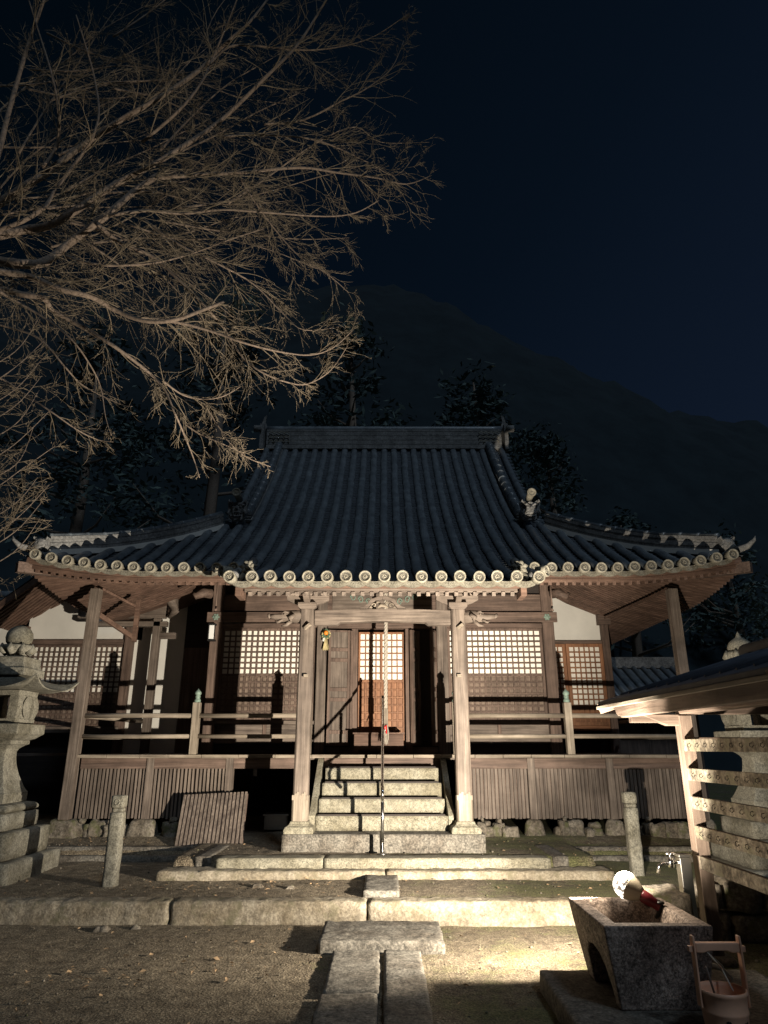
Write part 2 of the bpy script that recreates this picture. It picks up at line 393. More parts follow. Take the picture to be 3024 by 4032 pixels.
# ================================================================== temple hall
HY, WY, DY = 12.26, 14.1, 10.9       # hall front wall, wing walls, veranda edge
DZ = 1.49                            # veranda floor
T = thing('temple_hall', (0, 11.5, 0.4), 'old wooden temple hall with tiled hip and gable roof and raised veranda', 'temple')
def wbox(name, mat, x0, x1, y0, y1, z0, z1, parent=T, bevel=0.006):
    return MB().box(x0, x1, y0, y1, z0, z1).build(name, mat, parent, bevel)

# --- roof surfaces
EX, EY = 5.45, 10.0
def prof(d): return 0.5 * d + 0.0478 * d * d
def liftf(a, b_): return 0.25 * max(0.0, 1 - max(a, b_) / 2.1) ** 2
def RZ(x, y):
    if y < EY: return 4.10 - 0.365 * (EY - y)
    yb = 22.0 - (y - EY) if y > 16 else y
    b_ = yb - EY; a = EX - abs(x)
    if abs(x) <= 3.02 and b_ > 0: return 4.10 + prof(b_) + liftf(a, b_)
    return 4.10 + prof(max(0, min(a, b_))) + liftf(a, b_)
ROOF = MB()
# underlay slabs (front)
def front_strip(mb, x0, x1, ylo, yhi, n):
    # stepped pan tile courses: concave across, stepped along the slope
    m_ = 4
    for c_ in range(n):
        ya, yb = ylo + (yhi - ylo) * c_ / n, ylo + (yhi - ylo) * (c_ + 1) / n
        def f(u, w):
            x = x0 + (x1 - x0) * u; y = ya + (yb - ya) * w
            z = RZ(x, y) - 0.030 * (1 - (2 * u - 1) ** 2) + 0.020 * (1 - w)
            return (x, y, z)
        mb.grid(f, m_, 1, False)
        ring = [f(i / m_, 0) for i in range(m_ + 1)]
        mb.add(ring + [(p[0], p[1] + 0.002, p[2] - 0.024) for p in ring], [(i, m_ + 1 + i, m_ + 2 + i, i + 1) for i in range(m_)])
SP = 0.2502; NR = 21
rows = [k * SP + 0.0 for k in range(-NR, NR + 1)]
pan = MB(); rolls = MB()
def row_range(x):
    ylo = 8.86 if abs(x) < 1.93 else EY + 0.0
    yhi = 15.98 if abs(x) < 3.0 else EY + (EX - abs(x)) - 0.02
    return ylo, yhi
for k in range(len(rows) - 1):
    xa, xb = rows[k], rows[k + 1]; xm = (xa + xb) / 2
    ylo, yhi = row_range(xm)
    if yhi - ylo > 0.1: front_strip(pan, xa, xb, ylo, yhi, max(1, int((yhi - ylo) / 0.115)))
for x in rows:
    ylo, yhi = row_range(x)
    if yhi - ylo < 0.12: continue
    n_ = max(2, int((yhi - ylo) / 0.27)); seg = 8
    for c_ in range(n_):
        ya, yb = ylo + (yhi - ylo) * c_ / n_, ylo + (yhi - ylo) * (c_ + 1) / n_
        jx = random.uniform(-.007, .007); jz = random.uniform(-.006, .007)
        def f(u, w):
            t = math.pi * u; y = ya + (yb - ya) * w; rr = 0.074 + (0.006 if w > 0.5 else 0.0)
            return (x + jx - math.cos(t) * rr, y, RZ(x, y) + jz + 0.012 + math.sin(t) * rr * 1.0)
        rolls.grid(f, seg, 1, True)
        ring = [f(i / seg, 0) for i in range(seg + 1)]; rolls.add(ring, [tuple(range(seg + 1))])
roof = pan.build('roof', 'pan_tile', T)
rolls.build('tile_rolls', 'roof_tile', roof)
# side and back slopes of the roof
mb = MB()
for s_ in (-1, 1):
    mb.grid(lambda u, w: ((lambda a, y: (s_ * (EX - a), y, RZ(s_ * (EX - a), y)))((0.0 + 2.43 * w), EY + 12 * u if True else 0)), 48, 8, False, s_ > 0) if False else None
    def side(u, w):
        a = 2.45 * w; y = EY + a + (12 - 2 * a) * u
        return (s_ * (EX - a), y, RZ(s_ * (EX - a + 1e-4), y))
    mb.grid(side, 40, 8, False, s_ < 0)
def back(u, w):
    b_ = 6.0 * w; x = (-1 + 2 * u) * (EX - b_ if b_ < 2.45 else 3.0)
    return (x, 22 - b_, 4.10 + prof(b_))
mb.grid(back, 12, 16, False, True)
for s_ in (-1, 1):   # gable end walls
    mb.add([(s_*2.9, 12.6, 5.6), (s_*2.9, 19.4, 5.6)] + [(s_*2.9, 12.6 + 6.8*i/16, RZ(2.9, 12.6 + 6.8*i/16) - .08) for i in range(16, -1, -1)], [tuple(range(19))])
mb.build('rear_slopes', 'pan_tile', roof)

# --- ridges
def ridge_run(pts, w, h, name, nl=4, cap_r=0.085, parent=roof):
    """stacked flat ridge tiles with a round cap, following pts (bottom centre line)"""
    mb = MB(); pts = [Vector(p) for p in pts]
    for i in range(len(pts) - 1):
        for k in range(nl):
            wk = w * (1.0 if k % 2 == 0 else 0.86) - 0.012 * k
            a = pts[i] + Vector((0, 0, h * (k + .5) / nl)); b_ = pts[i+1] + Vector((0, 0, h * (k + .5) / nl))
            mb.beam(a, b_, wk, h / nl * 0.93)
    o = mb.build(name, 'ridge_tile', parent)
    c = MB(); tot = []
    for i in range(len(pts) - 1):
        a, b_ = pts[i] + Vector((0, 0, h + .01)), pts[i+1] + Vector((0, 0, h + .01)); n_ = max(1, round((b_ - a).length / 0.26))
        for q in range(n_):
            p0, p1 = a.lerp(b_, q / n_), a.lerp(b_, (q + 1) / n_)
            c.tube([p0, p0.lerp(p1, .82), p0.lerp(p1, .84), p1], [cap_r, cap_r, cap_r * 1.16, cap_r * 1.16], 10)
    c.build('ridge_cap', 'roof_tile', o)
    return o
zr = RZ(0, 16)
main = MB()
for k in range(9):
    main.box(-3.0, 3.0, 15.84 + (.012 if k % 2 else 0) + k*.006, 16.16 - (.012 if k % 2 else 0) - k*.006, zr - .06 + k*.062, zr - .06 + (k + .92)*.062)
rdg = main.build('main_ridge', 'ridge_tile', roof)
cp = MB(); cp.tube([(-3.02 + i*.275, 16, zr + .53) for i in range(23)], 0.10, 12); cp.build('ridge_cap', 'roof_tile', rdg)
wv = MB()
for s_ in (-1, 1):      # wave pattern panels near each end
    for r_ in range(3):
        for k in range(4):
            cx = s_ * (2.48 + k * .13)
            wv.tube([(cx + .06*math.cos(t*math.pi/6), 15.83, zr + .10 + r_*.12 + .055*math.sin(t*math.pi/6)) for t in range(7)], .011, 5)
wv.build('wave_pattern', 'tile_disc', rdg)

def demon_tile(c, sc=1.0, face=True, name='demon_tile', parent=roof, mat='ridge_tile', side=0):
    """ridge end ornament: shield with horns, brows, eyes, nose, fanged mouth; a round tile on top"""
    mb = MB(); c = Vector(c)
    V = lambda a, b_, d_=0: c + Vector((a * sc, d_ * sc, b_ * sc))
    mb.prism([(-.17,0),(-.21,.12),(-.20,.26),(-.23,.36),(-.16,.40),(-.08,.34),(0,.37),(.08,.34),(.16,.40),(.23,.36),(.20,.26),(.21,.12),(.17,0),(.08,-.06),(-.08,-.06)], V(0,0,0), (sc,0,0), (0,0,sc), (0, .12*sc, 0))
    mb.lathe([(.005,-.05),(.07,-.04),(.11,0),(.11,.05)], V(0,.16,-.03), 14, True, (0,1,0))
    for s_ in (-1, 1):
        mb.tube([V(s_*.03,.25,-.05), V(s_*.09,.285,-.07), V(s_*.16,.26,-.04)], [.022*sc,.032*sc,.018*sc], 6)
        mb.lathe([(.004,-.035),(.024,-.02),(.034,.01),(.034,.04)], V(s_*.075,.215,-.06), 10, True, (0,1,0))
        mb.tube([V(s_*.14,.30,-.02), V(s_*.19,.36,-.05), V(s_*.18,.40,-.06)], [.035*sc,.026*sc,.010*sc], 6)
        mb.tube([V(s_*.15,.02,-.02), V(s_*.19,.10,-.05), V(s_*.15,.17,-.05)], [.02*sc,.03*sc,.02*sc], 6)
        mb.tube([V(s_*.06,.085,-.08), V(s_*.065,.045,-.09)], [.014*sc,.003*sc], 5)
    mb.tube([V(0,.24,-.08), V(0,.16,-.115)], [.018*sc,.036*sc], 8)
    mb.tube([V(-.11,.07,-.055), V(-.05,.10,-.085), V(.05,.10,-.085), V(.11,.07,-.055)], .018*sc, 6)
    mb.tube([V(-.10,.03,-.05), V(0,.005,-.08), V(.10,.03,-.05)], .018*sc, 6)
    o = mb.build(name, mat, parent)
    if sc < .6: return o
    top = MB(); top.tube([V(0,.50,-.22), V(0,.47,.16)], .075*sc, 14)
    top.lathe([(.08,0),(.085,.01),(.085,.025),(.062,.028),(.058,.018),(.02,.018),(.012,.03)], V(0,.502,-.21), 16, True, (0,-1,-.0))
    top.build('top_tile', 'tile_disc', o)
    return o
for s_ in (-1, 1):
    # descending ridge
    pts = []
    for i in range(13):
        y = 15.85 - i * (3.3 / 12); pts.append((s_ * 2.66, y, RZ(2.66, y) + .02))
    ridge_run(pts, 0.20, 0.17, 'descending_ridge', 3, 0.088)
    demon_tile((s_ * 2.78, 12.22, RZ(2.66, 12.45) + .09), 0.86)
    # corner hip ridge
    pts = []
    for i in range(12):
        a = 2.35 - i * (2.13 / 11); x = s_ * (EX - a); y = EY + a; pts.append((x, y, RZ(x, y) + .0 + 0.02 * (i > 8)))
    ridge_run(pts, 0.20, 0.27, 'hip_ridge', 5, 0.05)
    mb = MB()      # mortar bed under the ridge, and small round studs along it
    for i in range(11):
        a, b_ = Vector(pts[i]), Vector(pts[i+1]); mb.beam(a - Vector((0,0,.0)), b_ - Vector((0,0,.0)), 0.27, 0.085)
    mb.build('mortar_bed', 'plaster', roof)
    demon_tile((s_ * (EX - .16), EY + .10, RZ(s_*(EX-.2), EY + .2) + .05), 0.55)
    mb = MB(); mb.tube([(s_*(EX-.12), EY+.12, RZ(EX-.1,EY+.1)+.05), (s_*(EX+.06), EY-.06, RZ(EX-.1,EY+.1)+.10), (s_*(EX+.14), EY-.12, RZ(EX-.1,EY+.1)+.18), (s_*(EX+.16), EY-.13, RZ(EX-.1,EY+.1)+.24)], [.06,.045,.026,.007], 9)
    mb.build('corner_horn', 'ridge_tile', roof)
    # verge rolls outside the descending ridge
    mb = MB(); pr = [(s_*2.98, 15.9 - i*.28, RZ(2.9, 15.9 - i*.28) + .03) for i in range(12)]; mb.tube(pr, .075, 8)
    for i in range(22):
        y = 15.8 - i * .15; mb.tube([(s_*2.9, y, RZ(2.9, y) - .01), (s_*3.14, y, RZ(2.9, y) - .07)], .045, 8)
    mb.build('verge_tiles', 'roof_tile', roof)
    # main ridge end ornament with fin
    mb = MB(); cx = s_ * 3.06
    mb.box(min(cx, cx + s_*.09), max(cx, cx + s_*.09), 15.72, 16.28, zr - .12, zr + .58)
    mb.prism([(0,.5),(.10,.62),(.02,.9),(-.05,.95),(-.02,.75),(-.08,.6)], (cx + s_*.03, 15.98, zr), (s_, 0, 0), (0, 0, 1), (0, .06, 0))
    mb.lathe([(.09,0),(.09,.18),(.06,.19)], (cx + s_*.05, 15.7, zr + .42), 14, True, (s_, 0, 0))
    mb.build('ridge_end_tile', 'ridge_tile', rdg)

# --- eave discs with swirl crest (one mesh, many copies)
def disc_mesh():
    mb = MB(); r = .080
    mb.lathe([(.004,.050),(.058,.050),(.060,.062),(.066,.068),(.078,.068),(r,.060),(r,-.09),(.07,-.09)], (0,0,0), 28, True, (0,-1,0))
    for k in range(14):
        t = 2*math.pi*k/14; mb.lathe([(.0052,0),(.0045,.004),(.002,.006)], (math.cos(t)*.049, -.050, math.sin(t)*.049), 6, True, (0,-1,0))
    for k in range(3):
        t0 = 2*math.pi*k/3; pts = []; rad = []
        for i in range(9):
            q = i/8; t = t0 + q*2.6; rr = .012 + .024*q
            pts.append((math.cos(t)*rr, -.052, math.sin(t)*rr)); rad.append(.0105*(1-q)**.7 + .0015)
        mb.tube(pts, rad, 6)
    return mb
proto = None
def make_disc(x, y, z, tilt=0.0):
    global proto
    if proto is None:
        proto = disc_mesh().build('eave_disc', 'tile_disc'); proto.parent = roof
        rec = MB(); rec.lathe([(.057, .0512), (.001, .0514)], (0,0,0), 24, False, (0,-1,0)); 
        proto.data.materials.append(MATS['tile_disc_shade'])
        for p_ in proto.data.polygons:   # the sunken field is painted dark, shade put into the recess
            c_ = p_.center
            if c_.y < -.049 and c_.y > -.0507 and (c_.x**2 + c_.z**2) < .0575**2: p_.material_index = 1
        o = proto
    else:
        o = proto.copy(); COL.objects.link(o)
    o.location = Vector((x + random.uniform(-.005, .005), y, z + random.uniform(-.005, .005))) - T.location; o.rotation_euler = (random.uniform(-.07, .07), random.uniform(0, 6.28), random.uniform(-.06, .06))
    return o
for x in rows:
    ylo, yhi = row_range(x)
    if abs(x) < 1.9: make_disc(x, 8.84, RZ(x, 8.86) + .045)
    elif abs(x) > 2.05 and abs(x) < 5.3: make_disc(x, EY - .03, RZ(x, EY) + .04)
# curved eave tile faces between discs
def eave_faces(xa, xb, y, zf):
    mb = MB(); n_ = 10
    def f(u, w):
        x = xa + (xb - xa) * u
        return (x, y - .012, zf(x) - .030 * (1 - (2*u-1)**2) + .02 - .075 * w)
    mb.grid(f, n_, 1, False, True)
    mb.grid(lambda u, w: (lambda p: (p[0], p[1] + .06 * w, p[2]))(f(u, 0)), n_, 1, False)
    mb.grid(lambda u, w: (lambda p: (p[0], p[1] + .06 * w, p[2]))(f(u, 1)), n_, 1, False, True)
    for k in range(4):
        xx = xa + (xb - xa) * (.3 + .13 * k); t = f((.3 + .13*k), .5); mb.tube([(xx-.012, t[1]-.002, t[2]), (xx, t[1]-.004, t[2]+.012), (xx+.012, t[1]-.002, t[2])], .004, 4)
    return mb
efs = [MB(), MB(), MB()]
for k in range(len(rows) - 1):
    ef = efs[0 if rows[k] < -1.95 else (1 if rows[k] < 1.9 else 2)]
    xa, xb = rows[k], rows[k+1]; xm = abs(xa + xb) / 2
    if xm < 1.93: q = eave_faces(xa, xb, 8.86, lambda x: RZ(x, 8.86))
    elif xm > 2.1 and xm < 5.3: q = eave_faces(xa, xb, EY - .01, lambda x: RZ(x, EY))
    else: continue
    ef.add(q.v, q.f)
for ef in efs: ef.build('eave_tile_faces', 'eave_clay', roof)
# side edge rolls of the porch roof and their flower ornaments
for s_ in (-1, 1):
    mb = MB(); mb.tube([(s_*2.03, 8.80 + i*.25, RZ(0, 8.86 + i*.25) + .03 + .0*i) for i in range(7)], .078, 12)
    mb.tube([(s_*1.98, 9.30, 3.84), (s_*2.16, 9.16, 3.875)], .070, 12)
    mb.build('porch_verge_roll', 'ridge_tile', roof)
    make_disc(s_*2.03, 8.79, RZ(0, 8.86) + .03); o = make_disc(s_*2.185, 9.14, 3.88); o.rotation_euler = (0, 0, s_*.85)
    mb = MB(); c = Vector((s_*1.84, 9.02, RZ(0, 9.0) + .17))
    for k in range(7):
        t = 2*math.pi*k/7 + .3; mb.tube([c, c + Vector((math.cos(t)*.07, -.03, math.sin(t)*.07)), c + Vector((math.cos(t)*.13, .01, math.sin(t)*.12))], [.02,.042,.008], 6)
    mb.lathe([(.004,-.05),(.03,-.04),(.035,0)], c + Vector((0,-.03,0)), 10, True, (0,1,0))
    mb.tube([c + Vector((s_*.03,0,-.05)), c + Vector((s_*.09,-.02,-.16)), c + Vector((s_*.17,0,-.12)), c + Vector((s_*.14,.01,-.02))], [.035,.05,.03,.008], 7)
    mb.tube([c + Vector((-s_*.05,.02,-.10)), c + Vector((s_*.02,.02,-.2))], [.05,.06], 7)
    mb.build('flower_ornament', 'eave_clay', roof)

# --- eaves underside: fascia, soffit boards, rafters
SX, SY = EX - .06, EY + .07
def SZ(x, y):
    a, b_ = SX - abs(x), min(y, 32.0 - y) - SY
    d = max(0, min(a, b_))
    return 3.93 + .2 * d + .09 * d * d + liftf(max(a, 0), max(b_, 0)) * .9
for s_ in (-1, 1):
    mb = MB()
    for i in range(14):   # front main fascia in curve
        xa, xb = s_*(2.02 + (SX+.02-2.02)*i/14), s_*(2.02 + (SX+.02-2.02)*(i+1)/14)
        mb.beam((xa, SY - .03, SZ(xa, SY) + .125), (xb, SY - .03, SZ(xb, SY) + .125), .07, .095)
        mb.beam((xa, SY + .01, SZ(xa, SY) + .045), (xb, SY + .01, SZ(xb, SY) + .045), .07, .06)
    for i in range(30):   # side fascia
        ya, yb = SY + 10.0*i/30, SY + 10.0*(i+1)/30
        mb.beam((s_*SX, ya, SZ(SX, ya) + .11), (s_*SX, yb, SZ(SX, yb) + .11), .07, .10)
    if s_ < 0: eaves = mb.build('eaves', 'soffit_X', T, 0.004)
    else: mb.build('fascia', 'soffit_X', eaves, 0.004)
mb = MB()
mb.grid(lambda u, w: (-SX + 2*SX*u, SY + 2.5*w, SZ(-SX + 2*SX*u, SY + 2.5*w) + .035), 60, 10, False, True)
for s_ in (-1, 1):
    mb.grid(lambda u, w: (s_*(2.2 + (SX-2.2)*u), SY + 2.5 + 8*w, SZ(s_*(2.2 + (SX-2.2)*u), SY + 2.5 + 8*w) + .035), 12, 24, False, s_ > 0)
mb.build('soffit_boards', 'soffit_X', eaves)
rf = MB()
x = -5.25
while x < 5.3:            # front rafters run along Y
    if abs(x) > 1.95:
        a = SX - abs(x); y1 = SY + min(2.15, a)
        ys = [SY - .02 + (y1 - SY) * t for t in (0, .33, .66, 1.0)]
        for i in range(3): rf.beam((x, ys[i], SZ(x, ys[i])), (x, ys[i+1], SZ(x, ys[i+1])), .05, .062)
    x += .121
rf.build('front_rafters', 'soffit_Y', eaves)
rfs = {-1: MB(), 1: MB()}; y = SY + .15    # one run of rafters on each side
while y < 18.5:           # side rafters run along X
    for s_ in (-1, 1):
        rf = rfs[s_]
        if s_ < 0 and y > 13.2: continue
        b_ = y - SY; x1 = max(2.9, SX - min(b_, 2.4))
        xs_ = [SX + .02 + (x1 - SX) * t for t in (0, .33, .66, 1.0)]
        for i in range(3): rf.beam((s_*xs_[i], y, SZ(xs_[i], y)), (s_*xs_[i+1], y, SZ(xs_[i+1], y)), .05, .062)
    y += .121
for s_ in (-1, 1): rfs[s_].build('side_rafters', 'soffit_X', eaves)
for s_ in (-1, 1):        # hip rafters
    mb = MB(); q = [(s_*(SX + .12 - 2.4*t), SY - .12 + 2.4*t, SZ(s_*(SX - 2.4*t), SY + 2.4*t) + .0) for t in (0, .25, .5, .75, 1.0)]
    for i in range(4): mb.beam(q[i], q[i+1], .12, .16)
    mb.build('hip_rafter', 'brown_X', eaves, .006)
# porch eave
mb = MB()
mb.box(-1.90, 1.82, 8.94, 9.03, 3.615, 3.700); mb.box(-1.98, -1.90, 8.92, 9.25, 3.50, 3.72); mb.box(1.82, 1.90, 8.92, 9.25, 3.50, 3.72)
pe = mb.build('porch_fascia', 'soffit_X', eaves, .006)
mb = MB(); mb.box(-1.88, 1.80, 9.035, 9.09, 3.575, 3.63); mb.build('porch_eave_strip', 'weathered_X', eaves, .003)
mb = MB(); x = -1.80
while x < 1.8: mb.beam((x, 9.03, 3.545), (x, 10.6, 3.545 + .365*1.57), .052, .06); x += .126
mb.build('porch_rafters', 'weathered_Y', eaves, .003)
mb = MB(); mb.grid(lambda u, w: (-1.9 + 3.75*u, 9.03 + 1.75*w, 3.585 + .365*1.75*w), 1, 1, False, True); mb.build('porch_soffit', 'soffit_Y', eaves)

# --- porch: posts, beam, brackets, carvings
for s_, cx in ((-1, -1.085), (1, 1.045)):
    mb = MB(); w = .098; ch = .022
    poly = [(-w+ch,-w),(w-ch,-w),(w,-w+ch),(w,w-ch),(w-ch,w),(-w+ch,w),(-w,w-ch),(-w,-w+ch)]
    mb.prism(poly, (cx, 9.65, .70), (1,0,0), (0,1,0), (0,0,2.74))
    post = mb.build('porch_post', 'weathered_Z', T, .004)
    mb = MB(); mb.prism([(a*1.07, b_*1.07) for a, b_ in poly], (cx, 9.65, .70), (1,0,0), (0,1,0), (0,0,.30)); 
    for i in range(7):
        xx = cx - .09 + i*.03; mb.box(xx-.015, xx+.015, 9.65-.1065, 9.65-.09, .95, 1.012 + .02*((i*37) % 3))
    mb.build('post_sheath', 'pale_Z', post, .003)
    mb = MB(); pr = [(.185,.56),(.19,.60),(.175,.635),(.145,.65),(.125,.67),(.115,.70)]; mb.lathe(pr, (cx, 9.65, 0), square=True)
    mb.build('post_base', 'granite', post, .006)
    # bracket set on top
    mb = MB()
    mb.lathe([(.09,3.44),(.13,3.475),(.13,3.535)], (cx, 9.65, 0), square=True)
    arm = [(-.30,.10),(-.30,.04),(-.22,0),(-.12,-.03),(.12,-.03),(.22,0),(.30,.04),(.30,.10)]
    mb.prism(arm, (cx, 9.61, 3.545), (1,0,0), (0,0,1), (0,.08,0))
    for dx in (-.24, 0, .24): mb.lathe([(.045,3.645),(.062,3.665),(.062,3.70)], (cx+dx, 9.65, 0), square=True)
    armY = [(-.34,.12),(-.38,.05),(-.25,.0),(-.1,-.03),(.1,-.03),(.3,.1)]
    mb.prism(armY, (cx-.04, 9.65, 3.545), (0,1,0), (0,0,1), (.08,0,0))
    mb.build('bracket', 'weathered_X', post, .005)
    # animal head nosing on the outer side
    mb = MB(); o0 = Vector((cx + s_*.09, 9.60, 3.34)); F = lambda a, b_, d_=0: o0 + Vector((s_*a, d_, b_))
    mb.tube([F(-.02,.0,.05), F(.10,.015,.04), F(.20,.01,.03), F(.28,-.01,.02), F(.36,.0,0), F(.43,.005,0)], [.095,.092,.085,.062,.038,.034], 10)
    mb.tube([F(.42,.0,0), F(.455,.02,0), F(.46,.045,0)], [.034,.028,.012], 8)
    mb.tube([F(.14,-.06,.0), F(.20,-.12,-.01), F(.27,-.13,0)], [.035,.024,.010], 7)
    mb.tube([F(.25,-.05,-.03), F(.32,-.085,-.04), F(.36,-.06,-.03)], [.022,.017,.006], 6)
    mb.tube([F(.08,.02,-.07), F(.14,-.03,-.075), F(.12,-.08,-.06)], [.03,.04,.012], 7)
    mb.lathe([(.002,-.016),(.012,-.010),(.016,0)], F(.22,.03,-.055), 8, True, (0,1,0))
    mb.tube([F(.17,.055,-.05), F(.22,.06,-.06), F(.27,.04,-.045)], [.010,.014,.006], 6)
    mb.build('carved_nosing', 'weathered_X', post)
    # diagonal support stay on the post face
    mb = MB(); mb.beam((cx - .02, 9.53, 3.16), (cx + .06, 9.50, 3.22), .05, .04); mb.build('post_peg', 'pale_X', post, .003)
    mb = MB(); mb.box(cx - s_*.02 - .03, cx - s_*.02 + .03, 9.50, 9.55, 2.50, 2.54)
    mb.build('post_peg', 'pale_X', post, .003)
mb = MB()   # rainbow beam: slightly arched with shouldered ends
bot = [(-.98,-.02),(-.66,-.02),(-.62,.015),(0,.035),(.58,.015),(.62,-.02),(.94,-.02)]
top_ = [(.94,.185),(.5,.20),(0,.205),(-.5,.20),(-.98,.185)]
mb.prism(bot + top_, (0, 9.58, 3.245), (1,0,0), (0,0,1), (0,.14,0)); mb.build('rainbow_beam', 'weathered_X', T, .008)
mb = MB(); mb.box(-1.7, 1.66, 9.60, 9.72, 3.70, 3.80); mb.build('porch_purlin', 'weathered_X', T, .006)
# frog-leg strut with carving
mb = MB(); A = (-.02, 9.60, 3.447)
hp = [(-.33,0),(-.32,.035),(-.26,.05),(-.21,.09),(-.17,.15),(-.09,.175),(-.05,.20),(.05,.20),(.09,.175),(.17,.15),(.21,.09),(.26,.05),(.32,.035),(.33,0),
      (.22,0),(.19,.045),(.15,.09),(.10,.13),(0,.145),(-.10,.13),(-.15,.09),(-.19,.045),(-.22,0)]
half = [(-.33,0),(-.32,.035),(-.26,.05),(-.21,.09),(-.17,.15),(-.09,.175),(-.05,.20),(0,.20),(0,.145),(-.10,.13),(-.15,.09),(-.19,.045),(-.22,0)]
mb.prism(half, A, (1,0,0), (0,0,1), (0,.07,0)); mb.prism([(-a, b_) for a, b_ in half], A, (1,0,0), (0,0,1), (0,.07,0))
fl = mb.build('frog_leg_strut', 'weathered_X', T, .006)
mb = MB()
for s_ in (-1, 1):
    for k, (ox, oz, r0) in enumerate(((.12,.06,.035),(.055,.085,.03),(.16,.025,.02))):
        pts = [(A[0] + s_*(ox + (r0 - i*.0035)*math.cos(i*.75)), 9.615 - .006*(i % 2), A[2] + oz + (r0 - i*.0035)*math.sin(i*.75)) for i in range(9)]
        mb.tube(pts, [.011]*6 + [.009,.007,.004], 6)
mb.tube([(A[0]-.07, 9.60, A[2]+.02), (A[0]-.02, 9.59, A[2]+.06), (A[0]+.03, 9.60, A[2]+.05), (A[0]+.08, 9.60, A[2]+.02)], [.012,.03,.026,.01], 8)
mb.build('cloud_carving', 'pale_X', fl)

# --- stair
st = MB()
def zstep(i): return .56 + .19 * i
MB().rough(-1.29, -.052, 9.44, 10.05, .30, .56, .045, .004, 9, .010, 3).build('stair_plinth', 'step_stone', T, weld=True)
MB().rough(-.044, 1.28, 9.44, 10.05, .30, .56, .045, .004, 9, .010, 5).build('stair_plinth', 'step_stone', T, weld=True)
for i in range(4):
    y0 = 9.78 + .26 * i; hw = .875 - .018 * i
    MB().rough(-hw - .03, hw - .03, y0, y0 + (1.3 - .26*i), zstep(i) + .001, zstep(i+1) - .006, .05, .002, 9, .008, i).build('stair_step', 'granite', T, weld=True)
    wbox('stair_shade_strip', 'dark_X', -hw + .01, hw - .07, y0 + .03, y0 + .06, zstep(i+1) - .03, zstep(i+1) + .012, bevel=0)  # dark strip added for the shade line between steps
for x0, x1 in ((-.985, -.905), (.845, .925)):
    mb = MB(); mb.prism([(9.75,.56),(9.75,.75),(10.86,1.44),(10.90,1.44),(10.90,.56)], (x0, 0, 0), (0,1,0), (0,0,1), (x1-x0,0,0)); mb.build('stair_string', 'granite', T, .005)

# --- veranda
wbox('veranda_floor', 'weathered_Y', -4.72, 4.72, 10.96, 14.0, 1.42, 1.488, bevel=0)
mb = MB(); x = -4.70
while x < 4.7:
    w = random.choice((.42, .50, .55)); x1 = min(4.72, x + w); mb.box(x + .003, x1 - .003, 10.83, 10.955, 1.445 + random.uniform(-.003, .003), 1.492); x = x1
mb.build('veranda_nosing', 'pale_X', T, .004)
posts = [-3.50, -2.31, -1.25, 1.20, 2.20, 3.375]
xs_ = [-4.60] + posts + [4.60]
for i in range(len(xs_) - 1):
    a, b_ = xs_[i] + .055, xs_[i+1] - .055
    if i == 3: a, b_ = -.90, .86; 
    wbox('veranda_beam', 'brown_X', a, b_, 10.90, 10.98, 1.295, 1.443)
for x in posts: wbox('veranda_post', 'weathered_Z', x - .055, x + .055, 10.885, 11.0, .60, 1.443)
def slats(x0, x1, y, z0, z1, sp=.0555, w=.031, dep=.03):
    mb = MB(); n_ = max(1, int(round((x1 - x0) / sp))); 
    for k in range(n_):
        cx = x0 + (k + .5) * (x1 - x0) / n_ + random.uniform(-.002, .002)
        mb.box(cx - w/2, cx + w/2, y + random.uniform(-.002,.002), y + dep, z0 + random.uniform(-.012,.006), z1)
    return mb
for a, b_, wd in ((-4.55, -3.56, .030), (-3.44, -2.37, .030), (1.26, 2.14, .042), (2.26, 3.32, .046), (3.44, 4.60, .044)):
    o = slats(a, b_, 10.915, .61, 1.30, w=wd).build('slat_panel', 'weathered_Z', T, .002)
    wbox('panel_backing', 'dark_X' if a < 0 else 'brown_X', a, b_, 10.955, 10.975, .62, 1.295, parent=o, bevel=0)  # left backings darkened, shade between the slats put into their colour
wbox('slat_remnant', 'weathered_Z', -1.96, -1.90, 10.92, 10.95, 1.19, 1.295, bevel=.002)
# darkness below the floor is closed off at the back and sides
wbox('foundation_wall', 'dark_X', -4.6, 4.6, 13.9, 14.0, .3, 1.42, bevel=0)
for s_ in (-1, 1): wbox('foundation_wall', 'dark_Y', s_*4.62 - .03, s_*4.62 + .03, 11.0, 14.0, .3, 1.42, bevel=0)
# foundation stones
for i, (x, y, w) in enumerate([(-4.66, 10.92, .26), (-3.52, 10.92, .24), (-2.31, 10.94, .17), (2.2, 10.94, .17), (3.38, 10.94, .17), (4.64, 10.92, .24), (-1.25, 10.96, .15), (1.2, 10.96, .15)]):
    MB().rough(x - w, x + w, y - w*.7, y + w*.7, .2, .602, .06, .02, 5, .05, i * 3.1, .28).build('foundation_stone', 'rubble', T, weld=True)

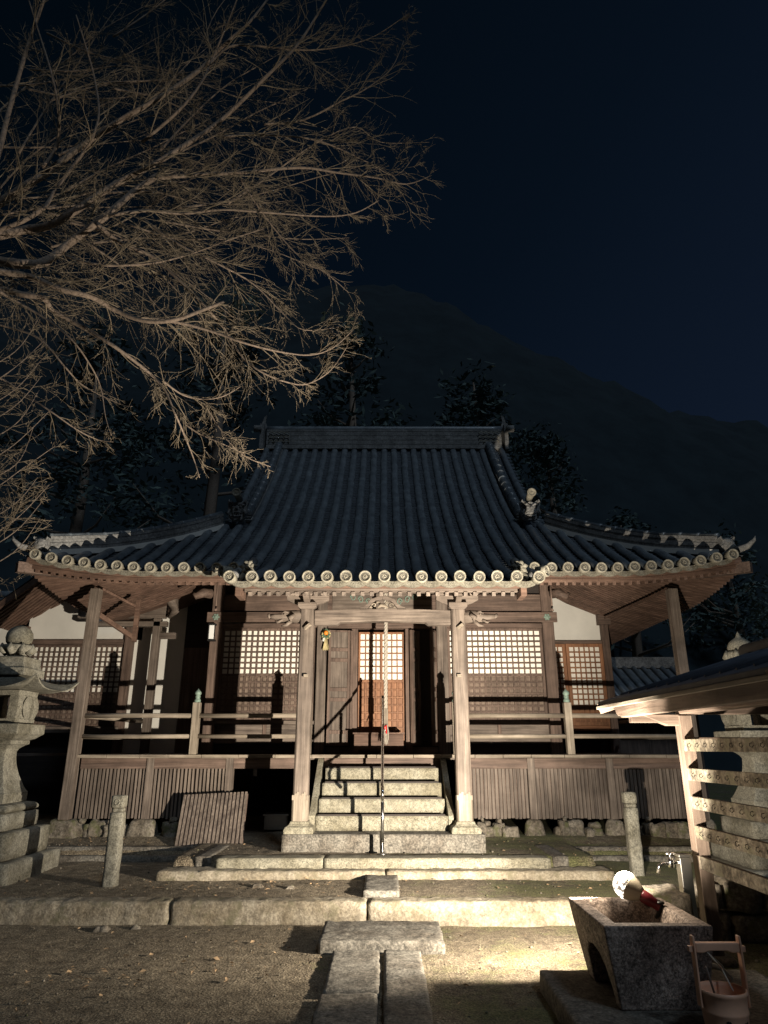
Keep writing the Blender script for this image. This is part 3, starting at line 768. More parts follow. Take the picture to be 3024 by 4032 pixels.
# outer corner posts
for s_ in (-1, 1):
    wbox('corner_post', 'weathered_Z', s_*4.655 - .075, s_*4.655 + .075, 10.80, 10.95, .602, 4.02)
    if s_ < 0:
        mb = MB(); mb.beam((-4.60, 10.95, 4.04), (-4.26, 11.6, 3.88), .03, .04); mb.beam((-4.60, 10.96, 3.62), (-4.26, 11.62, 3.36), .05, .075)
        mb.box(-4.26, -4.19, 11.58, 11.66, 3.28, 4.0)
    else: mb = MB(); mb.beam((4.60, 10.95, 4.02), (4.44, 13.7, 4.06), .03, .045)
    mb.build('eave_brace', 'soffit_X', T, .004)
    mb = MB(); mb.tube([(s_*2.56, 10.3, 4.0), (s_*2.56, 10.3, 3.62)], .012, 6); mb.tube([(s_*2.56, 10.3, 3.62), (s_*2.54, 10.27, 3.58), (s_*2.56, 10.25, 3.55)], .018, 6)
    mb.build('eave_hook', 'brown_Z', T)
# railing
def railpost(x, y):
    mb = MB(); mb.box(x-.055, x+.055, y-.055, y+.055, DZ, 2.25); o = mb.build('railing_post', 'pale_Z', T, .006)
    mb = MB(); mb.lathe([(.048,2.25),(.050,2.29),(.036,2.30),(.036,2.325),(.045,2.335),(.036,2.345),(.034,2.355),(.050,2.375),(.052,2.395),(.038,2.42),(.016,2.435),(.003,2.46)], (x, y, 0), 14)
    mb.build('post_finial', 'bronze', o)
for x in (-2.88, -1.16, 1.10, 2.82): railpost(x, 10.92)
for a, b_ in ((-4.58, -2.935), (-2.825, -1.215), (1.155, 2.765), (2.875, 4.58)):
    for z, r_ in ((2.055, .036), (1.755, .033)):
        mb = MB(); mb.tube([(a, 10.92, z), ((a+b_)/2, 10.92, z + random.uniform(-.006,.003)), (b_, 10.92, z)], r_, 8); mb.build('railing_rail', 'pale_X', T)
for s_ in (-1, 1):
    for z in (2.055, 1.755):
        mb = MB(); mb.tube([(s_*4.6, 10.98, z), (s_*4.6, 13.9, z)], .035, 8); mb.build('side_rail', 'pale_Y', T)

# --- lattice screens
def lattice(x0, x1, y, zb, zm, zt, nx, nup, nlow, fw=.045, wname='brown', paper='paper', low='pavilion', name='lattice_window', bar=.024):
    """frame at y; paper squares above zm, wooden squares below"""
    mb = MB()
    mb.box(x0, x0+fw, y-.02, y+.04, zb, zt); mb.box(x1-fw, x1, y-.02, y+.04, zb, zt)
    mb.box(x0+fw, x1-fw, y-.018, y+.04, zt-fw, zt); mb.box(x0+fw, x1-fw, y-.018, y+.04, zb, zb+fw); mb.box(x0+fw, x1-fw, y-.017, y+.04, zm-.02, zm+.02)
    o = mb.build(name, wname + '_Z', T, .003)
    a, b_ = x0+fw, x1-fw
    g = MB()
    for i in range(1, nx):
        x = a + (b_-a)*i/nx; g.box(x-bar/2, x+bar/2, y-.012, y+.015, zb+fw, zm-.02); g.box(x-bar/2, x+bar/2, y-.012, y+.015, zm+.02, zt-fw)
    def hz(z0, z1, n_):
        for i in range(1, n_):
            z = z0 + (z1-z0)*i/n_; g.box(a, b_, y-.014, y+.013, z-bar/2, z+bar/2)
    hz(zm+.02, zt-fw, nup)
    if nlow: hz(zb+fw, zm-.02, nlow)
    g.build('lattice_bars', wname + '_X', o)
    if zt - zm > .1: MB().box(a, b_, y+.018, y+.024, zm+.02, zt-fw).build('paper_pane', paper, o)
    if nlow:
        MB().box(a, b_, y+.018, y+.03, zb+fw, zm-.02).build('lower_board', low + '_Z', o)
        k = MB()
        for i in range(nx):
            for j in range(nlow):
                cx = a + (b_-a)*(i+.5)/nx; cz = zb+fw + (zm-.02-zb-fw)*(j+.5)/nlow; w = (b_-a)/nx/2 - bar/2 - .008; h = (zm-.02-zb-fw)/nlow/2 - bar/2 - .008
                k.box(cx-w, cx+w, y+.004, y+.02, cz-h, cz+h)
        k.build('lower_squares', low + '_Z', o, .003)
    return o
lattice(-2.90, -1.20, HY+.04, 2.03, 2.80, 3.62, 16, 8, 7)
lattice(1.13, 2.83, HY+.04, 2.03, 2.80, 3.62, 16, 8, 7)
for a, b_ in ((-2.90, -1.20), (1.13, 2.83)):
    wbox('window_sill', 'weathered_X', a, b_, HY-.05, HY+.06, 1.965, 2.028)
    m_ = (a + b_) / 2
    wbox('low_panel', 'weathered_X', a, m_-.03, HY+.02, HY+.05, 1.78, 1.963); wbox('low_panel', 'weathered_X', m_+.03, b_, HY+.02, HY+.05, 1.78, 1.963)
    wbox('low_panel_post', 'brown_Z', m_-.03, m_+.03, HY, HY+.06, 1.78, 1.964)
    wbox('wall_sill', 'weathered_X', a, b_, HY-.04, HY+.06, 1.66, 1.778)
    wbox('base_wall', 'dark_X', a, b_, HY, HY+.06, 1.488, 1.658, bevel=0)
    wbox('window_head', 'brown_X', a, b_, HY-.03, HY+.05, 3.623, 3.70)
# columns of the hall front
for x, w in ((-2.99, .095), (-1.10, .085), (1.03, .095), (2.93, .10)):
    wbox('column', 'brown_Z' if abs(x) > 2 else 'weathered_Z', x-w, x+w, HY-.09, HY+.10, DZ, 4.55)
wbox('tie_beam', 'brown_X', -3.16, 3.09, HY-.13, HY-.092, 3.705, 3.885)
wbox('head_beam', 'brown_X', -2.90, 2.83, HY-.06, HY+.08, 3.92, 4.22)
wbox('eave_purlin', 'brown_X', -3.30, 3.25, HY-.10, HY+.10, 4.555, 4.75)
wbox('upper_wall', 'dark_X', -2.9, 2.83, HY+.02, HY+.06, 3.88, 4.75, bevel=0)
for x in (-3.0, 2.91):
    mb = MB(); mb.lathe([(.055,0),(.055,.008),(.03,.012),(.028,.02),(.012,.026)], (x, HY-.131, 3.795), 6, False, (0,-1,0))
    for k in range(6):
        t = k*math.pi/3; mb.lathe([(.018,0),(.018,.008),(.008,.012)], (x + .048*math.cos(t), HY-.131, 3.795 + .048*math.sin(t)), 8, True, (0,-1,0))
    mb.build('nail_cover', 'bronze', T)
# carved end noses of the hall beams, left and right
for s_, x in ((-1, -3.13), (1, 3.03)):
    mb = MB(); mb.tube([(x - s_*.05, HY-.3, 4.18), (x + s_*.06, HY-.42, 4.17), (x + s_*.17, HY-.46, 4.10), (x + s_*.22, HY-.46, 4.16)], [.09,.085,.06,.03], 8); mb.build('beam_nose', 'brown_X', T)
# painted board behind the frog-leg strut
MB().box(-.93, .86, HY-.075, HY-.062, 3.93, 4.40).build('transom_board', 'weathered_X', T)
sc_ = MB()
for s_ in (-1, 1):
    for k in range(3):
        pts = [(s_*(.28 + .14*k + .05*math.cos(i*.8)*(1-i*.06)), HY-.08, 4.08 + .04*k + .07*math.sin(i*.8)*(1-i*.06)) for i in range(10)]; sc_.tube(pts, .012, 6)
sc_.build('transom_scrolls', 'bronze', T)

# --- centre doorway
CY = HY + .10
lattice(-.455, .365, CY, 1.62, 2.70, 3.56, 8, 7, 8, .035, 'cedar', 'paper', 'cedar', 'centre_door', .016)
wbox('door_mullion', 'cedar_Z', -.065, -.025, CY-.03, CY+.0, 2.73, 3.55, bevel=.002)
for x in (-.52, .43): wbox('door_jamb', 'brown_Z', x-.055, x+.055, HY-.06, HY+.14, DZ, 3.60)
wbox('door_head', 'brown_X', -1.0, .92, HY-.055, HY+.12, 3.605, 3.70)
wbox('door_sill', 'weathered_X', -1.0, .92, HY-.02, HY+.12, DZ, 1.60)
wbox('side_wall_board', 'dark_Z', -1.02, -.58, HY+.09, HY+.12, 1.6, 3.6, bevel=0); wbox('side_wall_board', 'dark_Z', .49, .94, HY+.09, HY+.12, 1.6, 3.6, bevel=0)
def panel_door(x0, x1, y0, y1, z0, z1, mat='brown'):
    """folding panelled door leaf from (x0,y0) to (x1,y1)"""
    a, b_ = Vector((x0, y0, 0)), Vector((x1, y1, 0)); d = (b_-a); L = d.length; d.normalize(); nrm = Vector((d.y, -d.x, 0))
    def bx(mb, s0, s1, q0, q1, dep0, dep1):
        mb.prism([(s0, q0), (s1, q0), (s1, q1), (s0, q1)], a + nrm*dep0, d, (0,0,1), nrm*(dep1-dep0))
    mb = MB(); fw = .045
    bx(mb, 0, fw, z0, z1, 0, .05); bx(mb, L-fw, L, z0, z1, 0, .05)
    cuts = [z0, z0+.22, z0+.75, z0+.92, z0+1.42, z0+1.60, z1]
    for z in cuts: bx(mb, fw, L-fw, max(z0, z-.03), min(z1, z+.03), .002, .048)
    o = mb.build('panel_door', mat + '_Z', T, .004)
    mb = MB(); bx(mb, fw, L-fw, z0, z1, .012, .024); mb.build('door_panels', 'weathered_Z', o)
    return o
panel_door(-.98, -.60, HY-.12, HY-.06, 1.62, 3.56)
panel_door(.45, .60, HY-.16, HY+.02, 1.62, 3.56)
panel_door(.80, .90, HY-.22, HY-.02, 1.62, 3.56)
# hinge-side door ledge
wbox('door_stop', 'brown_Z', -.585, -.545, HY-.14, HY-.10, 1.75, 3.55)

# --- hall side walls, wings
for s_, x in ((-1, -3.02), (1, 2.93)):
    wbox('hall_side_wall', 'plaster', x-.03, x+.03, HY+.10, WY+.1, DZ, 4.9, bevel=0)
wy = WY
# right wing: plaster above, lattice doors below
wbox('wing_wall', 'plaster', 2.96, 4.50, wy+.03, wy+.10, 3.66, 4.80, bevel=0)
wbox('wing_wall', 'dark_X', 2.96, 4.50, wy+.08, wy+.14, DZ, 3.66, bevel=0)
wbox('wing_lintel', 'brown_X', 3.0, 4.46, wy-.03, wy+.06, 3.60, 3.665)
wbox('wing_column', 'brown_Z', 4.455, 4.60, wy-.08, wy+.08, DZ, 4.15)
wbox('column_cap', 'brown_X', 4.40, 4.66, wy-.12, wy+.12, 3.98, 4.20)
lattice(3.02, 3.70, wy, 2.0, 2.37, 3.595, 6, 11, 0, .06, 'cedar', 'paper', 'cedar', 'wing_door', .024)
lattice(3.705, 4.45, wy-.03, 2.0, 2.37, 3.595, 6, 11, 0, .065, 'cedar', 'paper', 'cedar', 'wing_door', .024)
for a, b_, yy in ((3.08, 3.64, wy), (3.77, 4.385, wy-.03)): wbox('door_kickboard', 'cedar_X', a, b_, yy+.0, yy+.02, 2.06, 2.35, bevel=0)
wbox('wing_sill', 'cedar_X', 3.0, 4.45, wy-.05, wy+.06, 1.90, 1.998)
# left wing
wbox('wing_wall', 'plaster', -5.14, -4.10, wy+.03, wy+.10, DZ, 4.6, bevel=0)
wbox('wing_wall', 'plaster', -7.35, -4.98, wy+.03, wy+.10, 3.68, 4.62, bevel=0)
wbox('wing_wall', 'dark_X', -7.35, -5.05, wy+.10, wy+.16, .4, 3.68, bevel=0)
wbox('wing_wall', 'plaster', -10.5, -7.45, wy+.03, wy+.10, 2.4, 3.92, bevel=0)
wbox('wing_wall', 'dark_X', -10.5, -7.45, wy+.03, wy+.10, .3, 2.38, bevel=0)
wbox('wing_lintel', 'brown_X', -7.35, -5.13, wy-.03, wy+.06, 3.58, 3.685)
wbox('wing_column', 'brown_Z', -5.29, -5.12, wy-.08, wy+.08, .5, 4.2); wbox('wing_column', 'brown_Z', -7.45, -7.30, wy-.08, wy+.08, .5, 3.95)
lattice(-7.29, -5.295, wy, 1.98, 2.62, 3.57, 18, 9, 6, .04)
wbox('wing_sill', 'weathered_X', -7.3, -5.2, wy-.12, wy+.06, 1.86, 1.978)
wbox('side_door', 'brown_Z', -4.08, -3.10, wy+.0, wy+.04, DZ, 3.52, bevel=0)
wbox('side_wall_shade', 'dark_X', -4.10, -3.05, wy+.05, wy+.10, 3.5, 4.9, bevel=0)  # wall coloured dark, the hall's cast shadow put into it
wbox('wing_post', 'weathered_Z', -4.57, -4.43, 13.50, 13.64, DZ, 4.02)
wbox('wing_crossbeam', 'weathered_X', -6.1, -4.35, 13.52, 13.64, 4.03, 4.42)
wbox('wing_tie', 'weathered_X', -5.9, -4.30, 13.50, 13.62, 3.86, 3.96); wbox('wing_stub', 'weathered_X', -4.43, -4.12, 13.53, 13.61, 3.62, 3.74)
mb = MB(); mb.tube([(-4.52, 13.5, 4.42), (-4.36, 13.42, 4.50), (-4.18, 13.40, 4.34), (-4.12, 13.40, 4.14), (-4.26, 13.44, 4.02)], [.15,.15,.13,.09,.03], 9); mb.build('carved_cap', 'weathered_X', T)
wbox('wing_floor_edge', 'weathered_X', -7.4, -4.74, 13.6, 13.75, 1.44, 1.49)
# left wing roof with lit boards beneath the verge
a0, a1 = Vector((-7.75, 13.2, 3.92)), Vector((-5.70, 13.2, 5.10))
mb = MB()
def wsof(u, w):
    p = a0.lerp(a1, u); return (p.x, p.y - .75*(u) + 4.5 * w, p.z)
mb.grid(wsof, 6, 4, False); wingroof = mb.build('wing_roof', 'soffit_X', T)
mb = MB()
for k in range(38):
    w = (k + .3) * .121 / 4.5; p, q = Vector(wsof(0, w)), Vector(wsof(1, w)); mb.beam(p - Vector((0,0,.03)), q - Vector((0,0,.03)), .055, .055)
mb.build('wing_rafters', 'soffit_X', wingroof)
mb = MB(); p, q = Vector(wsof(0,0)), Vector(wsof(1,0)); mb.beam(p + Vector((-.08,-.03,.02)), q + Vector((0,-.03,.02)), .05, .13); mb.build('barge_board', 'soffit_X', wingroof, .005)
mb = MB(); mb.grid(lambda u, w: tuple(Vector(wsof(u, w)) + Vector((-.1, 0, .12))), 12, 30, False); mb.build('wing_tiles', 'pan_tile', wingroof)

# ================================================================== things on and by the hall
# offertory box
t = thing('offertory_box', (-.085, 11.92, DZ), 'brown wooden offertory box before the centre door under the bell rope', 'offertory box')
mb = MB(); mb.box(-.49, .32, 11.75, 12.08, DZ + .06, 1.80); mb.build('box_body', 'soffit_X', t, .008)
mb = MB()
for x in (-.46, .29): mb.box(x-.05, x+.05, 11.74, 12.10, DZ, DZ+.058)
mb.build('box_feet', 'soffit_X', t, .004)
mb = MB(); mb.box(-.51, .34, 11.73, 11.77, 1.802, 1.825); mb.box(-.51, .34, 12.06, 12.10, 1.802, 1.825)
for i in range(12): x = -.47 + i*.071; mb.box(x, x+.02, 11.775, 12.055, 1.804, 1.822)
mb.build('box_grille', 'soffit_Y', t, .002)
# bell rope
t = thing('bell_rope', (.03, 11.40, 1.62), 'thick twisted pale bell rope hanging before the centre door', 'rope')
mb = MB()
for k in range(3):
    pts = []
    for i in range(150):
        z = 2.18 + (4.35 - 2.18)*i/149; a = z*34 + k*2.094; pts.append((.03 + .003*math.sin(z*2) + .017*math.cos(a), 11.40 + .017*math.sin(a), z))
    mb.tube(pts, .0175, 7)
mb.build('rope_strands', 'rope', t)
MB().box(-.005, .065, 11.36, 11.44, 1.95, 2.185).build('rope_grip', 'pale_Z', t, .008)
mb = MB()
for k in range(46):
    a = random.uniform(0, 6.28); r_ = random.uniform(0, .03); sp = random.uniform(.6, 2.0); x0, y0 = .03 + r_*math.cos(a), 11.40 + r_*math.sin(a)
    mb.tube([(x0, y0, 1.955), (.03 + r_*1.5*sp*math.cos(a), 11.40 + r_*1.5*sp*math.sin(a), 1.83), (.03 + r_*1.3*sp*math.cos(a), 11.40 + r_*1.2*sp*math.sin(a), 1.63 + random.uniform(0,.12))], .004, 4)
mb.build('rope_tassel', 'rope', t)
mb = MB(); mb.tube([(.035, 11.352, 1.93), (.032, 11.345, 1.88), (.040, 11.348, 1.80)], [.012,.014,.009], 6); mb.tube([(.015, 11.355, 1.92), (.01, 11.35, 1.87)], .009, 6); mb.build('red_ribbon', 'red_cloth', t)
mb = MB(); mb.box(.018, .034, 11.340, 11.346, 1.845, 1.90); mb.build('white_tag', 'paper', t)
# New Year ornament
t = thing('straw_wreath', (-1.05, 12.08, 3.3), 'New Year straw ornament with an orange, hanging on the inner left column', 'ornament')
c = Vector((-1.02, 12.09, 3.50))
MB().lathe([(.004,-.042),(.03,-.032),(.044,0),(.03,.032),(.004,.042)], c + Vector((0,-.04,.0)), 16).build('orange', 'orange_fruit', t)
mb = MB()
for k in range(70):
    a = random.uniform(0, 2*math.pi); L = random.uniform(.06, .12); d = Vector((math.cos(a)*.8, random.uniform(-.3,.1), math.sin(a)))
    e_ = c + Vector((0,.0,-.03)) + d*L; w = Vector((-d.z, 0, d.x))*.012; s0 = c + Vector((0,0,-.03)) + d*L*.25
    mb.add([s0, s0.lerp(e_, .5) + w, e_, s0.lerp(e_, .5) - w], [(0,1,2,3)])
mb.build('fern_leaves', 'leaf_green', t)
mb = MB()
for k in range(34):
    x = random.uniform(-.03,.03); mb.tube([c + Vector((x*.5, 0, -.06)), c + Vector((x*1.1, -.01, -.18)), c + Vector((x*1.9, 0, -.29 + random.uniform(-.015,.015)))], .004, 4)
mb.tube([c + Vector((.07*math.cos(i*.55), .01, -.02 + .07*math.sin(i*.55))) for i in range(12)], .016, 7)
mb.build('straw_tuft', 'straw', t)
mb = MB(); mb.add([c + Vector((-.05,-.02,-.09)), c + Vector((-.015,-.03,-.08)), c + Vector((-.03,-.03,-.15)), c + Vector((-.06,-.02,-.14))], [(0,1,2,3)]); mb.build('paper_streamer', 'paper', t)
# wall lamp (unlit)
t = thing('wall_lamp', (-3.03, 12.10, 3.38), 'narrow white box lamp, switched off, fixed to the left hall column', 'lamp')
MB().box(-3.10, -2.97, 12.04, 12.14, 3.36, 3.39).build('lamp_foot', 'black_metal', t, .003); MB().box(-3.10, -2.97, 12.04, 12.14, 3.64, 3.665).build('lamp_top', 'black_metal', t, .003)
MB().box(-3.085, -2.995, 12.06, 12.13, 3.391, 3.639).build('lamp_box', 'white_plastic', t, .006)
mb = MB()
for x in (-3.098, -2.985): mb.box(x, x+.012, 12.045, 12.057, 3.391, 3.639)
mb.build('lamp_frame', 'black_metal', t)
# leaning slat panel
t = thing('slat_screen', (-2.38, 10.45, .40), 'loose slatted wooden panel leaning against the veranda front', 'panel')
mb = slats(-2.86, -1.93, 0, 0, .80, .0555, .034, .028)
M_ = Matrix.Translation((0, 10.30, .40)) @ Matrix.Rotation(R(-32), 4, 'X') @ Matrix.Rotation(R(-3), 4, 'Y')
mb.v = [tuple(M_ @ Vector(v_)) for v_ in mb.v]; mb.build('slats', 'weathered_Z', t, .002)
mb = MB(); mb.box(-2.86, -1.93, .03, .045, .02, .78); mb.v = [tuple(M_ @ Vector(v_)) for v_ in mb.v]; mb.build('back_board', 'brown_X', t)
# steel stair handrail
t = thing('handrail', (-.02, 9.13, .38), 'polished steel handrail in the middle of the stone stair', 'handrail')
mb = MB()
hr = [(-.02, 9.13, .38), (-.02, 9.13, 1.18)]
mb.tube([(-.02, 9.13, .385), (-.02, 9.13, 1.17)], .021, 14); mb.tube([(-.02, 10.12, .76), (-.02, 10.12, 1.72)], .019, 14); mb.tube([(-.02, 11.02, DZ), (-.02, 11.02, 2.36)], .021, 14)
mb.build('rail_posts', 'chrome', t)
mb = MB(); mb.tube([(-.02, 9.02, .98), (-.02, 8.94, 1.01), (-.02, 8.92, 1.08), (-.02, 8.97, 1.14), (-.02, 9.13, 1.19), (-.02, 10.12, 1.75), (-.02, 11.02, 2.33)], .018, 12)
mb.build('top_rail', 'chrome', t)
mb = MB()
for y, z in ((9.13, .38), (11.02, DZ)): mb.lathe([(.065,0),(.065,.008),(.028,.010),(.026,.022)], (-.02, y, z), 20)
mb.build('flanges', 'steel', t)
# stuff in the shadow below the veranda (a dim plastic crate)
t = thing('storage_crate', (-1.62, 11.3, .42), 'dim bluish plastic crate standing in the dark opening below the veranda', 'crate')
mb = MB(); mb.box(-1.80, -1.45, 11.2, 11.5, .43, .46)
for a in ((-1.80,-1.78,11.2,11.5),(-1.47,-1.45,11.2,11.5),(-1.78,-1.47,11.2,11.22),(-1.78,-1.47,11.48,11.5)): mb.box(*a, .461, .62)
mb.build('crate_body', 'steel', t, .003); MB().box(-1.82, -1.43, 11.18, 11.52, .621, .645).build('crate_rim', 'steel', t, .003)

# rubble stones under the veranda edge
random.seed(11)
for side, (xa, xb) in enumerate(((-4.45, -2.45), (1.42, 4.5))):
    x = xa
    while x < xb:
        w = random.uniform(.05, .14); h = random.uniform(.08, .19); y = 10.94 + random.uniform(-.06, .05)
        if min(abs(x - q) for q in (-3.52, 2.2, 3.38)) > .22:
            MB().rough(x-w, x+w, y-.11, y+.10, .33, .40+h, .035, .030, 8, .02, x*2.3, .12).build('foundation_stone', 'rubble', T, weld=True)
            if random.random() < .6:
                w2 = w*random.uniform(.5,.9); MB().rough(x-w2+.03, x+w2, y-.08, y+.08, .40+h, .47+h, .03, .02, 9, .02, x*5.3, .15).build('foundation_stone', 'rubble', T, weld=True)
        x += w*random.uniform(1.0, 1.7)

# ================================================================== stone posts
def stone_post(x, y, h, label, notch, seed):
    t = thing('stone_post', (x, y, .19), label, 'stone post', 'square stone posts flanking the stair')
    mb = MB(); w = .072; z0 = .15; zt = .19 + h
    mb.rough(x-w, x+w, y-w, y+w, z0, zt - .17, .03, .006, 8, .012, seed)
    mb.rough(x-w*.78, x+w*.86, y-w*.8, y+w*.8, zt - .171, zt - .13, .02, .004, 8, .006, seed+1)
    mb.rough(x-w*1.02, x+w, y-w, y+w, zt - .131, zt, .025, .006, 8, .012, seed+2)
    mb.build('shaft', 'lantern_stone', t, weld=True)
    mb = MB(); mb.tube([(x + .028*math.cos(i*.7), y-w-.001, zt-.065 + .028*math.sin(i*.7)) for i in range(10)], .006, 5); mb.build('carved_ring', 'lantern_stone', t)
    return t
stone_post(-2.955, 8.27, .90, 'square stone post in front of the left slatted veranda panel', 0, 1)
stone_post(2.945, 8.88, .90, 'square stone post behind the lit bulb and stone basin', 0, 4)

# ================================================================== stone lanterns
def lantern(loc, label, onion):
    x, y, z0 = loc
    t = thing('stone_lantern', loc, label, 'stone lantern', 'tall square stone lanterns')
    def sq(name, prof_, bev=.008):
        mb = MB(); mb.lathe([(r_, h - .0) for r_, h in prof_], (x, y, z0), square=True); return mb.build(name, 'lantern_stone', t, bev)
    MB().rough(x-.65, x+.65, y-.65, y+.65, z0-.1, z0+.21, .07, .006, 5, .015, 1).build('lower_plinth', 'lantern_stone', t, weld=True)
    MB().rough(x-.53, x+.53, y-.53, y+.53, z0+.212, z0+.50, .07, .006, 5, .015, 2).build('middle_plinth', 'lantern_stone', t, weld=True)
    MB().rough(x-.41, x+.41, y-.41, y+.41, z0+.502, z0+.69, .07, .006, 5, .015, 3).build('upper_plinth', 'lantern_stone', t, weld=True)
    sq('pad', [(.36,.692),(.40,.71),(.40,.745),(.36,.775),(.30,.785)], .015)
    sh = [(.285,.787),(.285,.90)]
    for i in range(9):
        q = i/8; sh.append((.275 - .135*math.sin(q*math.pi/2)**.9, .905 + .46*q))
    sh += [(.155,1.40),(.20,1.44),(.235,1.455),(.235,1.50)]
    sq('shaft', sh, .006)
    sq('platform', [(.235,1.502),(.28,1.52),(.33,1.56),(.35,1.575),(.35,1.69)], .01)
    # firebox: barrel sided frame with openings
    mb = MB(); zb, zt = z0+1.692, z0+2.09
    for sx in (-1, 1):
        for sy in (-1, 1):
            pts = []
            for i in range(7):
                q = i/6; b_ = .215 + .05*math.sin(q*math.pi); pts.append((b_, zb + (zt-zb)*q))
            vs = []
            for b_, z in pts:
                for (i, j) in ((1,1),(1,.55),(.55,.55),(.55,1)): vs.append((x + sx*b_*i, y + sy*b_*j, z))
            n_ = len(pts); fs = [(k*4+m_, k*4+(m_+1)%4, (k+1)*4+(m_+1)%4, (k+1)*4+m_) for k in range(n_-1) for m_ in range(4)] + [(0,1,2,3), tuple((n_-1)*4+m_ for m_ in (3,2,1,0))]
            mb.add(vs, fs)
    for q0, q1 in ((zb, zb+.06), (zt-.06, zt)): mb.lathe([(.24, q0),(.245,q1)], (x, y, 0), square=True)
    # crescent side plates
    for s_ in (-1, 1):
        for i in range(12):
            a0_, a1_ = math.pi*(-.42) + i*math.pi*.84/12, math.pi*(-.42) + (i+1)*math.pi*.84/12
            f0 = lambda a, r_: (x + s_*.242, y + .04 - r_*math.cos(a)*1.0, (zb+zt)/2 + r_*math.sin(a))
            mb.add([f0(a0_, .135), f0(a1_, .135), f0(a1_, .075), f0(a0_, .075)], [(0,1,2,3)])
        mb.box(x + s_*.20 - .02, x + s_*.20 + .02, y - .14, y + .14, zb + .05, zt - .05)
    mb.build('firebox', 'lantern_stone', t, .004)
    # cap: curved square roof with upturned corners
    mb = MB(); n_ = 20
    def cap(u, w, top=True):
        a, b_ = (u*2-1), (w*2-1); m_ = max(abs(a), abs(b_)); hw = .57
        corner = (min(abs(a), abs(b_)) / m_ if m_ > 1e-6 else 0)
        z = z0 + 2.44 - .34*m_**.62*1.0 + .16*(m_**4)*(corner**3)
        if m_ < .3: z = z0 + 2.44 - .34*.3**.62
        if not top: z = z0 + 2.095 - .0*m_ + .15*(m_**3)*(corner**4) - (.0)
        return (x + a*hw*(1+.05*corner**4*m_), y + b_*hw*(1+.05*corner**4*m_), z)
    mb.grid(lambda u, w: cap(u, w), n_, n_, False)
    mb.grid(lambda u, w: cap(u, w, False), n_, n_, False, True)
    for e_ in range(4):
        def rim(u, w):
            uu, ww = ((u, 0), (1, u), (1-u, 1), (0, 1-u))[e_]
            p, q = Vector(cap(uu, ww, False)), Vector(cap(uu, ww)); return tuple(p.lerp(q, w))
        mb.grid(rim, n_, 1, False)
    mb.build('cap', 'lantern_stone', t, weld=True)
    sq('collar', [(.27,2.27),(.27,2.36),(.24,2.37),(.22,2.43),(.22,2.50),(.19,2.51)], .008)
    mb = MB(); mb.lathe([(.13,2.50),(.11,2.53),(.12,2.56),(.20,2.62),(.195,2.66),(.12,2.655)], (x, y, z0), 20)
    for k in range(8):
        a = k*math.pi/4; mb.tube([(x + .13*math.cos(a), y + .13*math.sin(a), z0+2.57), (x + .20*math.cos(a), y + .20*math.sin(a), z0+2.62), (x + .19*math.cos(a), y + .19*math.sin(a), z0+2.68)], [.05,.045,.01], 7)
    mb.build('lotus', 'lantern_stone', t)
    mb = MB()
    if onion: mb.lathe([(.05,2.62),(.10,2.65),(.148,2.72),(.155,2.78),(.13,2.845),(.08,2.885),(.04,2.91),(.018,2.96),(.002,2.99)], (x, y, z0-.06), 24)
    else: mb.lathe([(.06,2.62),(.11,2.65),(.15,2.70),(.163,2.76),(.155,2.82),(.12,2.875),(.07,2.905),(.03,2.92),(.003,2.925)], (x, y, z0), 24)
    mb.build('finial', 'lantern_stone', t)
    return t
lantern((-4.74, 8.93, .18), 'tall weathered stone lantern with a ball finial at the left edge', False)
lantern((4.62, 8.95, .10), 'stone lantern with pointed onion finial behind the washing pavilion', True)

# ================================================================== stone basin
def boolean(o, cutters):
    for q in [o] + cutters:
        bm = bmesh.new(); bm.from_mesh(q.data); bmesh.ops.recalc_face_normals(bm, faces=bm.faces); bm.to_mesh(q.data); bm.free()
    for c in cutters:
        md_ = o.modifiers.new('cut', 'BOOLEAN'); md_.object = c; md_.operation = 'DIFFERENCE'; md_.solver = 'EXACT'
    dg = bpy.context.evaluated_depsgraph_get(); me = bpy.data.meshes.new_from_object(o.evaluated_get(dg))
    o.modifiers.clear(); o.data = me
    for c in cutters: bpy.data.objects.remove(c, do_unlink=True)
bt = thing('stone_basin', (1.65, 5.10, .13), 'dark speckled stone water basin holding the lit bulb on its rim', 'basin')
outer = MB()
def ring(x0, x1, y0, y1, z): return [(x0,y0,z),(x1,y0,z),(x1,y1,z),(x0,y1,z)]
vs_ = ring(1.40, 1.92, 4.75, 5.45, .13) + ring(1.335, 1.96, 4.69, 5.50, .46) + ring(1.315, 1.975, 4.675, 5.52, .585)
outer.add(vs_, [(3,2,1,0),(8,9,10,11)] + [(k*4+i, k*4+(i+1)%4, (k+1)*4+(i+1)%4, (k+1)*4+i) for k in range(2) for i in range(4)])
bo = outer.build('basin_block', 'basin_stone', bt)
c1 = MB(); c1.add(ring(1.48, 1.825, 4.835, 5.36, .42) + ring(1.385, 1.905, 4.745, 5.45, .66), [(3,2,1,0),(4,5,6,7)] + [(i, (i+1)%4, 4+(i+1)%4, 4+i) for i in range(4)])
c1o = c1.build('cut', 'basin_stone', bt)
arch = [(-.22,-.1),(.22,-.1),(.22,.10),(.19,.19),(.11,.25),(0,.27),(-.11,.25),(-.19,.19),(-.22,.10)]
c2 = MB(); c2.prism(arch, (1.1, 5.07, .13), (0,1,0), (0,0,1), (.5,0,0)); c2o = c2.build('cut', 'basin_stone', bt)
bpy.context.view_layer.update()
boolean(bo, [c1o, c2o])
md_ = bo.modifiers.new('bevel', 'BEVEL'); md_.width = .012; md_.segments = 3; md_.limit_method = 'ANGLE'; md_.angle_limit = R(35)
